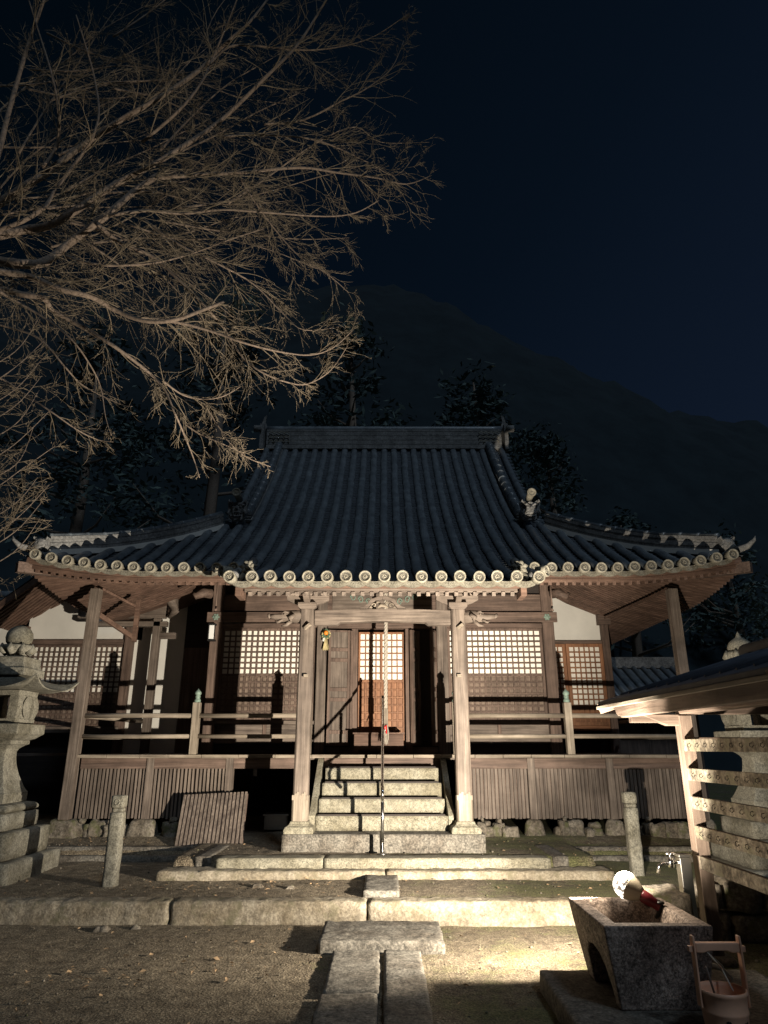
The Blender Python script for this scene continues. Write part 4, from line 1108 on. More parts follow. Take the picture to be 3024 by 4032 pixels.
# wet film in the trough
plain('wet_stone', (0.05, 0.045, 0.035), 0.15, 0, 0.5, 25, 0.6)
MB().grid(lambda u, w: (1.485 + .335*u, 4.84 + .515*w, .432 + .004*noise.noise(Vector((u*4, w*5, 0)))), 10, 12).build('trough_water', 'wet_stone', bt)
mb = MB().rough(1.95, 2.36, 5.75, 6.15, 0, .56, .05, .035, 4, .04, 3, .2); o = recenter(mb.build('rough_stone', 'rubble', weld=True)); tag(o, 'rough upright stone behind the right end of the basin', 'stone')

# lamp lying on the basin rim
lt = thing('bulb_lamp', (1.70, 5.385, .585), 'glowing reflector bulb in a dark red holder lying on the stone basin rim', 'lamp')
ax = GAX
mb = MB()
dome = [(.090*math.sin(t*math.pi/2/9), .089*math.cos(t*math.pi/2/9)) for t in range(10)][::-1]
dome = [(.086, -.022), (.0895, -.01)] + dome
dome[-1] = (.002, .089)
mb.lathe(dome, LAMP, 32, True, ax); mb.build('bulb_glass', 'lamp_glass', lt)
mb = MB(); mb.lathe([(.036,-.125),(.050,-.10),(.072,-.065),(.083,-.03),(.0855,-.0225)], LAMP, 28, True, ax); mb.build('bulb_body', 'lamp_body', lt)
mb = MB(); mb.lathe([(.026,-.25),(.032,-.245),(.034,-.19),(.040,-.18),(.042,-.13),(.040,-.12)], LAMP, 18, True, ax); mb.build('lamp_holder', 'lamp_red', lt)
b0 = LAMP - ax*.235
mb = MB(); mb.tube([b0 + Vector((0,0,.035)), b0 + Vector((.01,0,0)), b0 + Vector((.0,0,-.05)), b0 + Vector((-.02,.02,-.075))], [.012,.026,.022,.010], 8); mb.lathe([(.02,-.01),(.03,0),(.02,.01)], b0 + Vector((.01,-.01,.02)), 10); mb.build('swivel_clamp', 'black_metal', lt)
mb = MB(); q0 = b0 - ax*.02
mb.tube([q0, q0 + Vector((.05,.0,-.03)), Vector((1.96,5.36,.585)), Vector((2.03,5.42,.48)), Vector((2.08,5.5,.25)), Vector((2.16,5.62,.03)), Vector((2.7,5.85,.03))], .006, 6); mb.build('lamp_cord', 'black_metal', lt)
ld = bpy.data.lights.new('bulb_beam', 'SPOT'); lo = bpy.data.objects.new('bulb_beam', ld); COL.objects.link(lo)
ld.energy = LAMP_POWER; ld.spot_size = R(178); ld.spot_blend = .12; ld.shadow_soft_size = .025; ld.color = (1.0, .885, .73)
ld.use_nodes = True                     # beam pattern of the reflector bulb: a broad bright core and a weaker skirt
ln, ll = ld.node_tree.nodes, ld.node_tree.links; em = ln['Emission']
ge = ln.new('ShaderNodeNewGeometry'); dt = ln.new('ShaderNodeVectorMath'); dt.operation = 'DOT_PRODUCT'; dt.inputs[1].default_value = tuple(AXIS)
ab = ln.new('ShaderNodeMath'); ab.operation = 'ABSOLUTE'
ll.new(ge.outputs['Incoming'], dt.inputs[0]); ll.new(dt.outputs['Value'], ab.inputs[0])
cr = ln.new('ShaderNodeValToRGB'); cr.color_ramp.interpolation = 'EASE'; ll.new(ab.outputs[0], cr.inputs[0])
for i_, (p_, v_) in enumerate(((0.0, 0.0), (0.22, .09), (0.45, .24), (0.68, .23), (0.78, .62), (0.90, 1.0))):
    el = cr.color_ramp.elements[i_] if i_ < 2 else cr.color_ramp.elements.new(p_)
    el.position = p_; el.color = (v_, v_, v_, 1)
ll.new(cr.outputs[0], em.inputs['Strength'])
lo.location = LAMP + ax*.125 - Vector(lt.location); lo.rotation_euler = AXIS.to_track_quat('-Z', 'Y').to_euler(); lo.parent = lt
# faint fill lamp added above the bulb, in place of its backward spill
l2 = bpy.data.lights.new('bulb_fill', 'POINT'); lo2 = bpy.data.objects.new('bulb_fill', l2); COL.objects.link(lo2)
l2.energy = 15.0; l2.shadow_soft_size = .05; l2.color = (1.0, .85, .66); lo2.location = LAMP + Vector((-.02, -.02, .16)) - Vector(lt.location); lo2.parent = lt

# ================================================================== tap
t = thing('water_tap', (2.42, 6.12, 0), 'chrome tap on a square steel standpipe behind the basin', 'tap')
MB().box(2.37, 2.46, 6.08, 6.17, 0, .76).build('standpipe', 'steel', t, .006); MB().box(2.365, 2.465, 6.075, 6.175, .762, .785).build('pipe_cap', 'steel', t, .004)
mb = MB(); mb.tube([(2.37,6.10,.725),(2.30,6.09,.725)], .017, 12); mb.tube([(2.30,6.09,.76),(2.30,6.09,.69)], .024, 12); mb.tube([(2.30,6.09,.715),(2.24,6.085,.72),(2.20,6.08,.705),(2.185,6.08,.65)], .013, 10)
mb.build('tap_body', 'chrome', t)
mb = MB(); mb.tube([(2.30,6.09,.76),(2.30,6.09,.785)], .010, 8); mb.tube([(2.265,6.09,.79),(2.335,6.09,.79)], .011, 8); mb.tube([(2.30,6.055,.79),(2.30,6.125,.79)], .011, 8); mb.build('tap_handle', 'chrome', t)

# ================================================================== washing pavilion
t = thing('washing_pavilion', (3.5, 5.0, 0), 'small open wooden washing pavilion with ladle racks at the right edge', 'pavilion')
for x, y in ((2.60, 6.20), (4.4, 6.20), (2.60, 3.2), (4.4, 3.2)):
    MB().box(x-.055, x+.055, y-.055, y+.055, .06, 1.86).build('pavilion_post', 'pavilion_Z', t, .006)
    MB().rough(x-.12, x+.12, y-.12, y+.12, -.02, .06, .05, .006, 6, .012, x).build('post_footing', 'hewn_stone', t, weld=True)
HOOK = None
for z in (1.615, 1.385, 1.167, .945, .72):
    o = MB().box(2.545, 2.57, 3.25, 6.13, z-.048, z+.048).build('rack_board', 'rack_board', t, .004)
    mb = MB(); y = 6.0
    for k in range(12):
        y = 6.0 - k*.145
        if y < 4.1: break
        if z < .8: continue
        if HOOK is None:
            HOOK = MB().tube([(.001, 0, .012), (-.015, 0, .010), (-.027, -.012, -.008), (-.017, -.026, -.018), (-.008, -.030, -.004)], .0027, 6).build('ladle_hook', 'black_metal'); hk = HOOK
        else: hk = HOOK.copy(); COL.objects.link(hk)
        hk.parent = o; hk.location = Vector((2.545, y, z)) - t.location
    MB().box(2.575, 2.60, 3.25, 6.13, z-.035, z+.045).build('rack_batten', 'brown_Y', o, .003)
mb = MB(); mb.box(2.14, 2.62, 6.165, 6.235, 1.80, 1.868); mb.prism([(2.22,1.868),(2.62,1.868),(2.62,1.775),(2.45,1.775)], (0,6.16,0), (1,0,0), (0,0,1), (0,.08,0)); mb.build('bracket_arm', 'pavilion_X', t, .005)
mb = MB(); mb.prism([(0,0),(.10,0),(.12,-.03),(.16,-.035),(.18,-.07),(.22,-.09),(.26,-.09),(.30,-.105),(2.85,-.105),(2.85,.0),(0,.0)], (2.03, 6.40, 1.945), (0,-1,0), (0,0,1), (.06,0,0)); mb.build('eave_beam', 'pavilion_Y', t, .006)
MB().box(2.56, 4.45, 6.14, 6.26, 1.87, 1.97).build('cross_beam', 'pavilion_X', t, .006); MB().box(2.66, 4.34, 6.17, 6.23, 1.60, 1.68).build('cross_beam', 'pavilion_X', t, .006)
MB().box(2.53, 2.66, 3.1, 6.1, 1.87, 1.96).build('wall_plate', 'pavilion_Y', t, .006)
sl = .30
roofb = MB(); roofb.prism([(1.97,1.955),(3.45,1.955+1.48*sl),(4.93,1.955),(4.93,1.99),(3.45,1.99+1.48*sl),(1.97,1.99)], (0,3.55,0), (1,0,0), (0,0,1), (0,2.97,0))
ro = roofb.build('pavilion_roof', 'copper_roof', t, .004)
mb = MB()
for k in range(14):
    y = 3.6 + k*.215
    for s_, x0 in ((1, 1.99), (-1, 4.91)):
        xx = x0 + s_*.16; mb.tube([(xx, y, 1.993 + .16*sl + .004), (3.45, y, 1.993 + 1.46*sl + .004)], .016, 6)
mb.build('roof_battens', 'copper_roof', ro)
mb = MB(); mb.tube([(3.45, 3.5, 2.46), (3.45, 6.6, 2.46)], .07, 10); mb.build('ridge_roll', 'copper_roof', ro)
mb = MB(); mb.box(1.955, 1.985, 3.54, 6.53, 1.925, 1.953); mb.build('eave_strip', 'pale_Y', ro, .003)
mb = MB()
for k in range(22):
    y = 3.65 + k*.133; mb.beam((2.10, y, 1.945), (3.4, y, 1.945 + 1.3*sl), .035, .04)
mb.build('pavilion_rafters', 'pavilion_X', ro, .003)
mb = MB()
for a, b_ in (((1.97,6.50),(3.45,6.50)), ((1.97,3.57),(3.45,3.57))):
    mb.beam((a[0], a[1], 1.93), (b_[0], b_[1], 1.93+1.48*sl), .03, .09); mb.beam((6.9-a[0], a[1], 1.93), (b_[0], b_[1], 1.93+1.48*sl), .03, .09)
mb.build('verge_board', 'pavilion_X', ro, .004)
# stones of the low wall beyond the racks
random.seed(5)
sw = thing('stone_wall', (3.6, 6.95, 0), 'low dry stone wall in shade behind the washing pavilion', 'wall')
for k, (x0, x1, z0, z1) in enumerate(((2.72,3.02,-.03,.25),(2.74,2.98,.252,.47),(3.03,3.45,-.03,.22),(3.0,3.32,.224,.49),(3.33,3.62,.23,.46),(3.46,3.9,-.03,.26),(3.64,4.0,.265,.48),(3.92,4.5,-.03,.24),(4.02,4.5,.245,.47))):
    MB().rough(x0, x1-.008, 6.75, 7.1, z0, z1-.008, .05, .025, 5, .03, k*1.7).build('wall_stone', 'rubble', sw, weld=True)
o = MB().rough(2.98, 3.5, 5.35, 5.8, -.03, .17, .05, .05, 4, .05, 8).build('ground_rock', 'rubble', weld=True); recenter(o); tag(o, 'low rough rock on the ground right of the orange bucket', 'rock')

# ================================================================== bucket
bx_, by_, bz_ = 1.84, 4.36, .075
t = thing('handled_bucket', (bx_, by_, .135), 'orange plastic bucket with a tall flat handle in front of the basin', 'bucket')
mb = MB(); mb.lathe([(.098,.06),(.104,.062),(.112,.13),(.116,.175),(.1195,.18),(.1195,.19),(.117,.195),(.121,.262),(.126,.268),(.126,.285),(.118,.285),(.114,.262),(.106,.09),(.001,.085)], (bx_, by_, bz_), 40); mb.build('bucket_body', 'bucket_plastic', t)
for s_ in (-1, 1):
    mb = MB(); mb.prism([(-.028,.20),(.028,.20),(.024,.50),(.018,.535),(-.018,.535),(-.024,.50)], (bx_ + s_*.122, by_, bz_), (0,1,0), (0,0,1), (s_*.012,0,0)); mb.build('handle_stave', 'bucket_plastic', t, .004)
    mb = MB(); mb.box(bx_ + s_*.145 - .012, bx_ + s_*.145 + .012, by_-.012, by_+.012, bz_+.455, bz_+.485); mb.build('handle_peg', 'bucket_plastic', t, .003)
mb = MB(); mb.prism([(-.121,-.02),(-.08,-.022),(-.05,-.012),(.05,-.012),(.08,-.022),(.121,-.02),(.121,.026),(-.121,.026)], (bx_, by_-.02, bz_+.475), (1,0,0), (0,0,1), (0,.04,0)); mb.build('handle_bar', 'bucket_plastic', t, .005)
# brushed characters on the front, strokes laid on the curved wall
ink = MB()
def stroke(pts, w=.005):
    for i in range(len(pts)-1):
        q = []
        for (a, h) in (pts[i], pts[i+1]):
            for d_ in (-w, w):
                dx, dz = pts[i+1][0]-pts[i][0], pts[i+1][1]-pts[i][1]; L = math.hypot(dx, dz) or 1
                aa, hh = a - dz/L*d_, h + dx/L*d_
                r_ = .1125 + (hh-.10)*.07 + .0025; th = -math.pi/2 + aa/r_
                q.append((bx_ + r_*math.cos(th), by_ + r_*math.sin(th), hh + bz_))
        ink.add([q[0], q[1], q[3], q[2]], [(0,1,2,3)])
for p_ in ([(-.052,.148),(-.020,.152),(-.026,.138)], [(-.048,.156),(-.034,.163),(-.024,.156)], [(-.038,.146),(-.036,.125)], [(-.052,.128),(-.022,.130)],
           [(.040,.140),(.078,.148)], [(.060,.156),(.058,.118)], [(.036,.152),(.034,.132),(.040,.120)], [(.046,.128),(.070,.132)], [(.070,.158),(.080,.150)]): stroke(p_)
ink.build('bucket_lettering', 'bucket_ink', t)
tg = thing('wooden_ladle', (bx_, by_, .18), 'thin wooden ladle handle standing inside the orange bucket', 'ladle')
mb = MB(); mb.tube([(bx_-.075, by_-.01, bz_+.385), (bx_-.03, by_+.0, bz_+.20)], .006, 8); mb.build('ladle_handle', 'pavilion_Z', tg)
mb = MB(); mb.lathe([(.03,.10),(.035,.10),(.037,.16),(.034,.16),(.032,.105)], (bx_-.02, by_+.01, bz_), 16); mb.build('ladle_cup', 'pavilion_Z', tg)
o = MB().tube([(bx_+.06, by_+.0, bz_+.27), (bx_+.045, by_+.08, bz_+.36), (bx_+.03, by_+.2, bz_+.40), (bx_+.16, by_+.32, bz_+.30)], .004, 6).build('thin_hose', 'pale_cord'); tag(recenter(o), 'thin pale hose curling over the bucket rim', 'hose')
mb = MB(); mb.tube([(1.97,4.88,.34),(2.05,4.83,.33),(2.09,4.80,.28),(2.09,4.80,.135)], .016, 8); o = recenter(mb.build('drain_pipe', 'hose')); tag(o, 'bent beige drain pipe between bucket handle and basin', 'pipe')
mb = MB(); mb.tube([(1.975,4.36,.165),(2.02,4.34,.145),(2.1,4.28,.140),(2.2,4.24,.138)], .004, 6); o = recenter(mb.build('pale_string', 'pale_cord')); tag(o, 'thin white cord on the ground right of the bucket', 'cord')

# ================================================================== leaves, pebbles on the ground
random.seed(21)
mb = MB()
for k in range(520):
    x = random.uniform(-5, 3.2); y = random.uniform(4.2, 10.6)
    if random.random() < .45: x, y = random.choice(((-1.6,8.25),(-.9,8.3),(-2.5,8.2),(-1.2,6.1),(-2.2,5.8),(-4,10.6),(1.9,8.3),(-1.0,6.6))); x += random.gauss(0,.35); y += random.gauss(0,.16)
    if 7.38 < y < 7.66: continue
    z = gz(x, y) + .008; s_ = random.uniform(.008, .03); a = random.uniform(0, 6.28); t_ = random.uniform(-.5,.5)
    ux = Vector((math.cos(a), math.sin(a), t_*.6)); uy = Vector((-math.sin(a), math.cos(a), random.uniform(-.4,.4)))
    c = Vector((x, y, z + s_*.25)); mb.add([c-ux*s_, c-uy*s_*.5, c+ux*s_, c+uy*s_*.5 + Vector((0,0,s_*.3))], [(0,1,2),(0,2,3)])
tag(mb.build('leaf_litter', 'dead_leaf'), 'dry leaves scattered on the soil of the temple yard', 'leaves', kind='stuff')
mb = MB()
for k in range(650):
    x = random.uniform(-5.5, 3.0); y = random.uniform(4.0, 10.7)
    if 7.38 < y < 7.66 or (abs(x) < 2.0 and 8.5 < y < 9.2): continue
    r_ = abs(random.gauss(0, .006)) + .004; z = gz(x, y) + r_*.4
    mb.lathe([(r_*.5,-r_*.6),(r_,0),(r_*.6,r_*.6)], (x, y, z), 5, True, rot=random.uniform(0,3))
tag(mb.build('gravel', 'rubble'), 'small grey pebbles strewn over the yard soil', 'gravel', kind='stuff')
for i, (x, y, s_) in enumerate(((-1.35,8.22,.07),(-1.0,8.12,.06),(-1.62,8.72,.075),(-2.3,7.25,.06),(-2.6,7.2,.08),(-4.9,10.3,.13),(-4.62,10.1,.10))):
    o = MB().rough(x-s_, x+s_, y-s_*.7, y+s_*.7, gz(x,y)-.02, gz(x,y)+s_*.45, .02, .02, 12, .02, i, .3).build('loose_stone', 'rubble', weld=True)
    lab = ['flat chip of stone on the terrace left of the small square slab', 'small chip nearest the small square slab on the terrace', 'flat stone lying against the left end of the lower step', 'pale chip at the foot of the long kerb', 'second chip at the foot of the long kerb, further left', 'loose rock in the dark by the stone lantern', 'smaller loose rock in front of the left corner post'][i]
    tag(recenter(o), lab, 'stone', 'loose stones in the yard')

# ================================================================== neighbouring buildings
t = thing('neighbour_building', (-11, 19, 0), 'dim tiled roof of a neighbouring building beyond the left wing', 'building')
MB().box(-16, -8.2, 17.2, 22, 0, 3.9).build('wall', 'plaster', t)
mb = MB(); n_ = 0
for k in range(46):
    x = -17 + k*.24
    for j in range(16):
        ya, yb = 16.6 + j*.20, 16.6 + (j+1)*.20; z = lambda y: 3.75 + (y-16.6)*.62
        mb.grid(lambda u, w: (x + .24*u, ya + (yb-ya)*w, z(ya+(yb-ya)*w) + .03*math.sin(u*6.28) + .035*(1-w)), 4, 1, True)
        mb.add([(x, ya, z(ya)+.035), (x+.24, ya, z(ya)+.035), (x+.24, ya, z(ya)-.02), (x, ya, z(ya)-.02)], [(3,2,1,0)])
mb.build('tiled_roof', 'roof_tile', t)
mb = MB(); mb.tube([(-17, 19.85, 5.85), (-6, 19.85, 5.85)], .12, 8); mb.build('roof_ridge', 'roof_tile', t)
t = thing('small_shrine_building', (6.3, 19, 0), 'small tiled outbuilding in the dark beyond the right wing', 'building')
MB().box(5.2, 8.2, 18.6, 21, 0, 2.9).build('wall', 'brown_Z', t)
mb = MB()
for k in range(14):
    x = 4.9 + k*.27; mb.tube([(x, 17.9, 2.72), (x, 19.8, 3.75)], .07, 8)
    mb.lathe([(.075,0),(.075,.03)], (x, 17.9, 2.72), 10, True, (0,-1,-.4))
mb.grid(lambda u, w: (4.8 + 3.8*u, 17.9 + 1.9*w, 2.70 + 1.03*w), 1, 1, False)
mb.build('tiled_roof', 'roof_tile', t)
mb = MB(); mb.box(4.9, 8.4, 19.7, 19.95, 3.72, 4.02); mb.build('roof_ridge', 'ridge_tile', t); mb = MB(); mb.box(5.2, 8.2, 17.95, 18.02, 2.58, 2.66); mb.build('eave_board', 'plaster', t)

# ================================================================== hill and trees behind
def hill(u, w):
    x = -150 + 300*u; y = 34 + 70*w
    t_ = max(0, min(1, (x + 5)/45)); top = 56 - 19*t_*t_*(3-2*t_)
    z = top*math.sin(min(1, w*1.7)*math.pi/2) - 1.0
    z += w*(3.0*noise.noise(Vector((x*.08, y*.08, 0))) + 2.6*noise.noise(Vector((x*.35, y*.35, 3))) + 1.4*noise.noise(Vector((x*1.1, y*1.1, 3))))
    return (x, y, z)
tag(MB().grid(hill, 260, 50).build('hill', 'far_hill'), kind='structure')
def evergreen(x, y, z0, h, r_, label, seed, n_leaf=2600):
    random.seed(seed)
    t = thing('evergreen_tree', (x, y, z0), label, 'tree', 'evergreen trees behind the hall')
    mb = MB(); mb.tube([(x, y, z0-1), (x+.3, y, z0+h*.5), (x+.1, y, z0+h*.95)], [.35,.22,.04], 8)
    for k in range(14):
        a = random.uniform(0, 6.28); z = z0 + h*random.uniform(.25, .85); L = r_*(1.1-(z-z0)/h)
        mb.tube([(x, y, z), (x + L*.6*math.cos(a), y + L*.6*math.sin(a), z + L*.15), (x + L*math.cos(a), y + L*math.sin(a), z + L*.5)], [.09,.05,.015], 5)
    mb.build('trunk', 'bark_brown', t)
    mb = MB(); cl = []
    for k in range(44):
        a = random.uniform(0, 6.28); q = random.uniform(.12, 1); rr = r_*(1 - q)**.75*random.uniform(.4, 1.1) + .3
        cl.append((x + rr*math.cos(a), y + rr*math.sin(a), z0 + h*(.2 + .8*q), random.uniform(.5, 1.2)*r_*.30))
    for k in range(n_leaf):
        cx, cy, cz, cr = random.choice(cl); d = Vector((random.gauss(0,1), random.gauss(0,1), random.gauss(0,.8))); d *= cr*random.uniform(.3,1)/max(d.length,.01)
        c = Vector((cx, cy, cz)) + d; s_ = random.uniform(.06, .16)
        ux = Vector((random.gauss(0,1), random.gauss(0,1), random.gauss(0,.6))).normalized()*s_*1.6; uy = ux.cross(Vector((random.gauss(0,1), random.gauss(0,1), 1))).normalized()*s_*.6
        mb.add([c-ux, c-uy, c+ux, c+uy], [(0,1,2,3)])
    mb.build('crown', 'evergreen', t)
for i, (x, y, z, h, r_, lab) in enumerate((
    (-1.6, 27, 6, 14, 3.4, 'dark evergreen tree rising just left of the ridge centre, faintly lit'),
    (4.2, 29, 5, 14, 3.0, 'faint evergreen tree above the right end of the roof ridge'),
    (8.2, 32, 4, 13, 3.6, 'dark rounded evergreen tree right of the roof ridge'),
    (13.0, 36, 3, 11, 4.0, 'low dark evergreen tree farther right against the blue sky'),
    (19.5, 38, 2, 11, 3.6, 'dark evergreen tree silhouetted near the right edge of the photo'),
    (-7.5, 27, 5, 17, 4.2, 'dark evergreen tree behind the bare branches'),
    (-13.5, 28, 4, 16, 4.4, 'dark evergreen tree behind the left wing roof'))):
    evergreen(x, y, z, h, r_, lab, 50 + i)

# ================================================================== bare tree reaching in from the left
random.seed(99)
BT = thing('bare_tree', (-8.6, 7.4, 0), 'large leafless tree reaching in from the upper left, lit from below', 'tree')
thick = MB(); twigs = MB(); spurs = MB()
def smooth_path(pts, n_=4):
    out = []
    for i in range(len(pts)-1):
        p0, p1, p2, p3 = pts[max(0,i-1)], pts[i], pts[i+1], pts[min(len(pts)-1,i+2)]
        for k in range(n_):
            t_ = k/n_; out.append(0.5*((2*p1) + (p2-p0)*t_ + (2*p0-5*p1+4*p2-p3)*t_*t_ + (3*p1-p0-3*p2+p3)*t_**3))
    out.append(pts[-1]); return out
cnt = [0]
def grow(p, d, L, r_, level):
    cnt[0] += 1
    n_ = 6 if level < 2 else 4
    pts = [p.copy()]; dd = d.normalized(); q = p.copy(); seg = L/n_; curl = Vector((random.gauss(0,.06), random.gauss(0,.06), random.gauss(0,.06)))
    for i in range(n_):
        dd = (dd + curl*.8 + Vector((random.gauss(0,.065), random.gauss(0,.065), random.gauss(0,.065) + (.05 if i > n_*.5 else -.04)))).normalized()
        q = q + dd*seg; pts.append(q.copy())
    rad = [r_*(1 - .75*i/n_) for i in range(n_+1)]
    twigs.tube(pts, rad, 4 if level < 2 else 3, False)
    if level < 3:
        k_ = {0: 7, 1: 3, 2: 1}[level]
        for c_ in range(k_):
            if random.random() < .12: continue
            f_ = random.uniform(.12, 1.0); i = min(n_-1, int(f_*n_)); b_ = pts[i].lerp(pts[i+1], f_*n_ - i)
            ax_ = (pts[i+1]-pts[i]).normalized(); side = ax_.cross(Vector((random.gauss(0,1), random.gauss(0,1), random.gauss(0,1)))).normalized()
            nd = ax_*random.uniform(.8,1.4) + side*random.uniform(.45,.9)
            grow(b_, nd, L*random.uniform(.38,.72), max(.0030, r_*.52), level+1)
    if level >= 1:
        for c_ in range(int(L/.045)):
            if random.random() < .72: continue
            f_ = random.random(); i = min(n_-1, int(f_*n_)); b_ = pts[i].lerp(pts[i+1], f_*n_ - i)
            s_ = Vector((random.gauss(0,1), random.gauss(0,1), random.gauss(0,1))).normalized(); e_ = b_ + s_*random.uniform(.012,.024)
            spurs.tube([b_, e_], [.0035,.0025], 3, False, False)
def limb(px, Y0, Y1, r0, r1, n_side=16, Ls=1.1, twist=0.0, side_r=.011):
    n_ = len(px); raw = []
    for i, (a, b_) in enumerate(px):
        f_ = i/(n_-1); raw.append(P(a, b_, Y0 + (Y1-Y0)*f_ + .12*math.sin(i*1.7 + Y0*9)))
    pts = smooth_path(raw, 4); m_ = len(pts)
    rad = [r0 + (r1-r0)*(i/(m_-1))**.8 for i in range(m_)]; rad = [q*(1+.06*math.sin(i*2.3)) for i, q in enumerate(rad)]
    thick.tube(pts, rad, 10 if r0 > .03 else 7)
    tot = sum((pts[i+1]-pts[i]).length for i in range(m_-1))
    for k in range(n_side):
        f_ = (k + random.random())/n_side; i = min(m_-2, int(f_*(m_-1))); b_ = pts[i].lerp(pts[i+1], random.random())
        ax_ = (pts[i+1]-pts[i]).normalized()
        side = ax_.cross(Vector((random.gauss(0,.6), 1.2*random.choice((-1,1)), random.gauss(0,.6)))).normalized() + Vector((0, random.gauss(0,.5), -.12))
        grow(b_, ax_*random.uniform(.8,1.6) + side*random.uniform(.5,.9), 1.05*Ls*random.uniform(.45,1.1)*(1.12-.80*f_), min(side_r, rad[i]*.6), 0 if random.random() < .45 else 1)
limb([(-260,960),(-120,870),(0,800),(120,720),(200,670),(330,570),(480,470),(620,390),(780,280),(850,210),(900,160),(980,90),(1060,-10)], 7.6, 8.6, .075, .018, 26, 1.3)
limb([(-160,930),(0,905),(160,830),(230,730),(330,600),(365,540),(390,440),(370,300),(340,190),(300,60)], 7.2, 7.6, .034, .010, 14, 1.0)
limb([(170,660),(228,560),(228,420),(200,280),(160,150),(110,-10)], 7.7, 7.4, .030, .010, 12, 1.0)
limb([(-260,960),(0,925),(100,905),(190,890),(280,840),(400,760),(500,700),(600,650),(700,590),(850,490),(950,400),(1050,300),(1160,190),(1230,90),(1290,-10)], 7.5, 8.4, .072, .016, 30, 1.3)
limb([(-240,1010),(0,1030),(90,1040),(180,1030),(270,960),(350,900),(430,840),(520,760),(620,690)], 7.1, 7.7, .070, .040, 12, 1.1)
limb([(430,850),(500,838),(590,830),(720,842),(880,826),(1060,838),(1280,852),(1400,838),(1490,790)], 7.3, 8.3, .026, .007, 18, 1.0)
limb([(620,700),(760,690),(950,680),(1180,660),(1330,680),(1480,700),(1600,725),(1700,690)], 7.8, 8.8, .034, .006, 24, 1.1)
limb([(560,560),(700,440),(790,330),(840,225),(900,80),(940,-20)], 8.0, 8.0, .026, .010, 12, 1.0)
limb([(820,260),(900,185),(1000,180),(1150,195),(1260,195),(1380,175),(1480,140),(1600,60)], 8.2, 8.8, .022, .006, 20, 1.1)
limb([(880,540),(1000,530),(1180,540),(1300,570),(1450,640),(1560,690),(1640,600)], 8.2, 9.0, .022, .005, 20, 1.1)
limb([(1040,490),(1200,470),(1340,400),(1440,350),(1540,270),(1590,160)], 8.4, 8.9, .020, .005, 18, 1.0)
limb([(900,800),(1050,700),(1250,560),(1400,500),(1500,560),(1690,560)], 8.4, 9.1, .018, .004, 16, 1.0)
limb([(-200,1040),(0,1070),(120,1090),(240,1140),(360,1170),(450,1220),(560,1262),(680,1262),(800,1220),(880,1190)], 6.9, 7.6, .046, .020, 16, 1.0)
limb([(540,1250),(700,1270),(850,1310),(960,1350),(1100,1385),(1220,1398),(1310,1370),(1390,1300)], 7.6, 8.3, .026, .005, 18, .9)
limb([(-220,1130),(0,1140),(90,1160),(170,1175),(210,1225),(300,1275),(420,1345),(500,1400),(600,1480),(650,1540),(685,1620),(720,1700),(760,1800),(785,1880)], 7.0, 7.9, .045, .006, 26, .75, side_r=.008)
limb([(260,1010),(370,1040),(500,1045),(640,1030),(780,990),(900,945),(1040,900)], 7.2, 7.9, .022, .006, 16, .9)
limb([(380,880),(480,960),(600,1010),(700,1100),(800,1200),(880,1290),(950,1400),(1030,1465),(1130,1505),(1210,1512),(1300,1460),(1370,1360)], 7.5, 8.4, .030, .005, 26, .9)
limb([(640,1500),(720,1555),(800,1572),(880,1560),(950,1520)], 7.6, 7.9, .014, .005, 10, .6, side_r=.006)
limb([(800,1585),(860,1680),(905,1745),(970,1800),(1065,1838)], 7.8, 8.1, .011, .004, 10, .45, side_r=.005)
limb([(715,1660),(780,1705),(870,1745),(960,1785)], 7.8, 8.0, .012, .005, 10, .45, side_r=.005)
limb([(-150,1440),(0,1490),(80,1540),(200,1620),(300,1690),(380,1730),(445,1740)], 6.9, 7.3, .016, .004, 12, .55, side_r=.006)
limb([(0,1150),(60,1185),(180,1255),(280,1335),(350,1430),(395,1520),(415,1640),(438,1715)], 6.9, 7.3, .018, .004, 14, .6, side_r=.006)
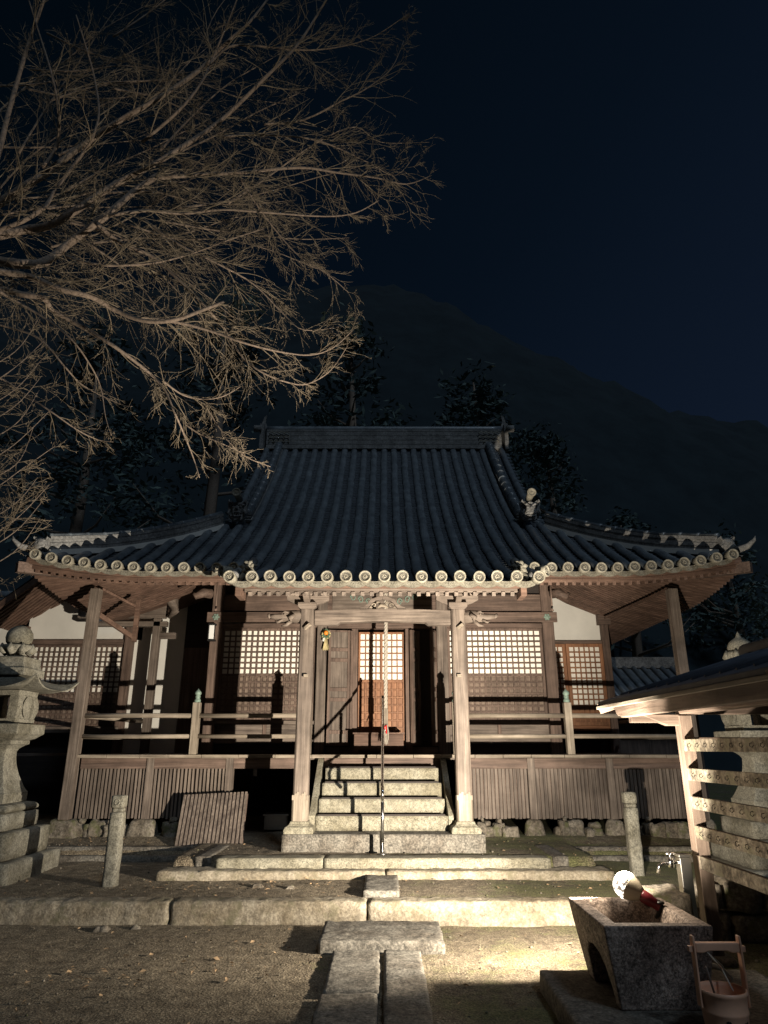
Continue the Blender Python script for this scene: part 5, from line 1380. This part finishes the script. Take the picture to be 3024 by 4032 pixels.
limb([(-120,1240),(0,1280),(150,1330),(260,1450),(330,1520),(470,1590),(520,1600)], 7.0, 7.4, .018, .004, 14, .6, side_r=.006)
limb([(-200,900),(-40,700),(40,420),(110,180),(180,-20)], 7.4, 7.6, .050, .022, 14, 1.2)
limb([(900,620),(980,760),(1080,900),(1180,1010),(1290,1080),(1370,1150)], 8.1, 8.5, .016, .004, 22, .8)
limb([(560,860),(700,960),(860,1040),(1000,1120),(1120,1240),(1200,1300),(1350,1285)], 7.9, 8.4, .020, .004, 26, .9)
for k in range(12):     # drooping fans at the lower left
    y0 = 1400 + k*72 + random.uniform(-30,30)
    limb([(-140, y0+90), (-20, y0+40), (80, y0-30), (random.uniform(130,230), y0-110-random.uniform(0,60))], 6.6, 6.9, .009, .003, 5, .42, side_r=.005)
random.seed(404)
for k in range(30):     # deeper branches that fill the crown behind
    a = random.uniform(-100, 700); b_ = random.uniform(100, 1000); th = random.uniform(-1.0, .65)
    q = [(a, b_)]
    for s_ in range(4): th += random.gauss(0, .22); q.append((q[-1][0] + 190*math.cos(th), q[-1][1] + 190*math.sin(th)))
    if q[-1][0] > 1500 or q[-1][1] > 1400: q = q[:4]
    limb(q, 9.0, 9.6, .020, .004, 11, 1.15, side_r=.008)
thick.tube([(-8.6,7.4,-.3),(-8.5,7.4,1.2),(-8.2,7.3,2.6),(-7.6,7.3,4.2)], [.42,.34,.30,.24], 14)
thick.tube([(-7.6,7.3,4.2), P(-260,1130,7.0), P(-200,1040,7.0)], [.22,.12,.06], 10); thick.tube([(-7.6,7.3,4.2), P(-330,1100,7.3), P(-260,960,7.5)], [.24,.16,.08], 12)
thick.tube([P(-260,960,7.5), P(-200,900,7.4)], [.09,.06], 10); thick.tube([(-8.2,7.3,2.6), P(-500,1700,6.6), P(-140,1440,6.8)], [.12,.06,.02], 8)
th_o = thick.build('limbs', 'bark_brown', BT); twigs.build('twigs', 'twig', BT)
spurs.build('buds', 'twig', BT)
print('branches', cnt[0], 'tw', len(twigs.f), 'sp', len(spurs.f))
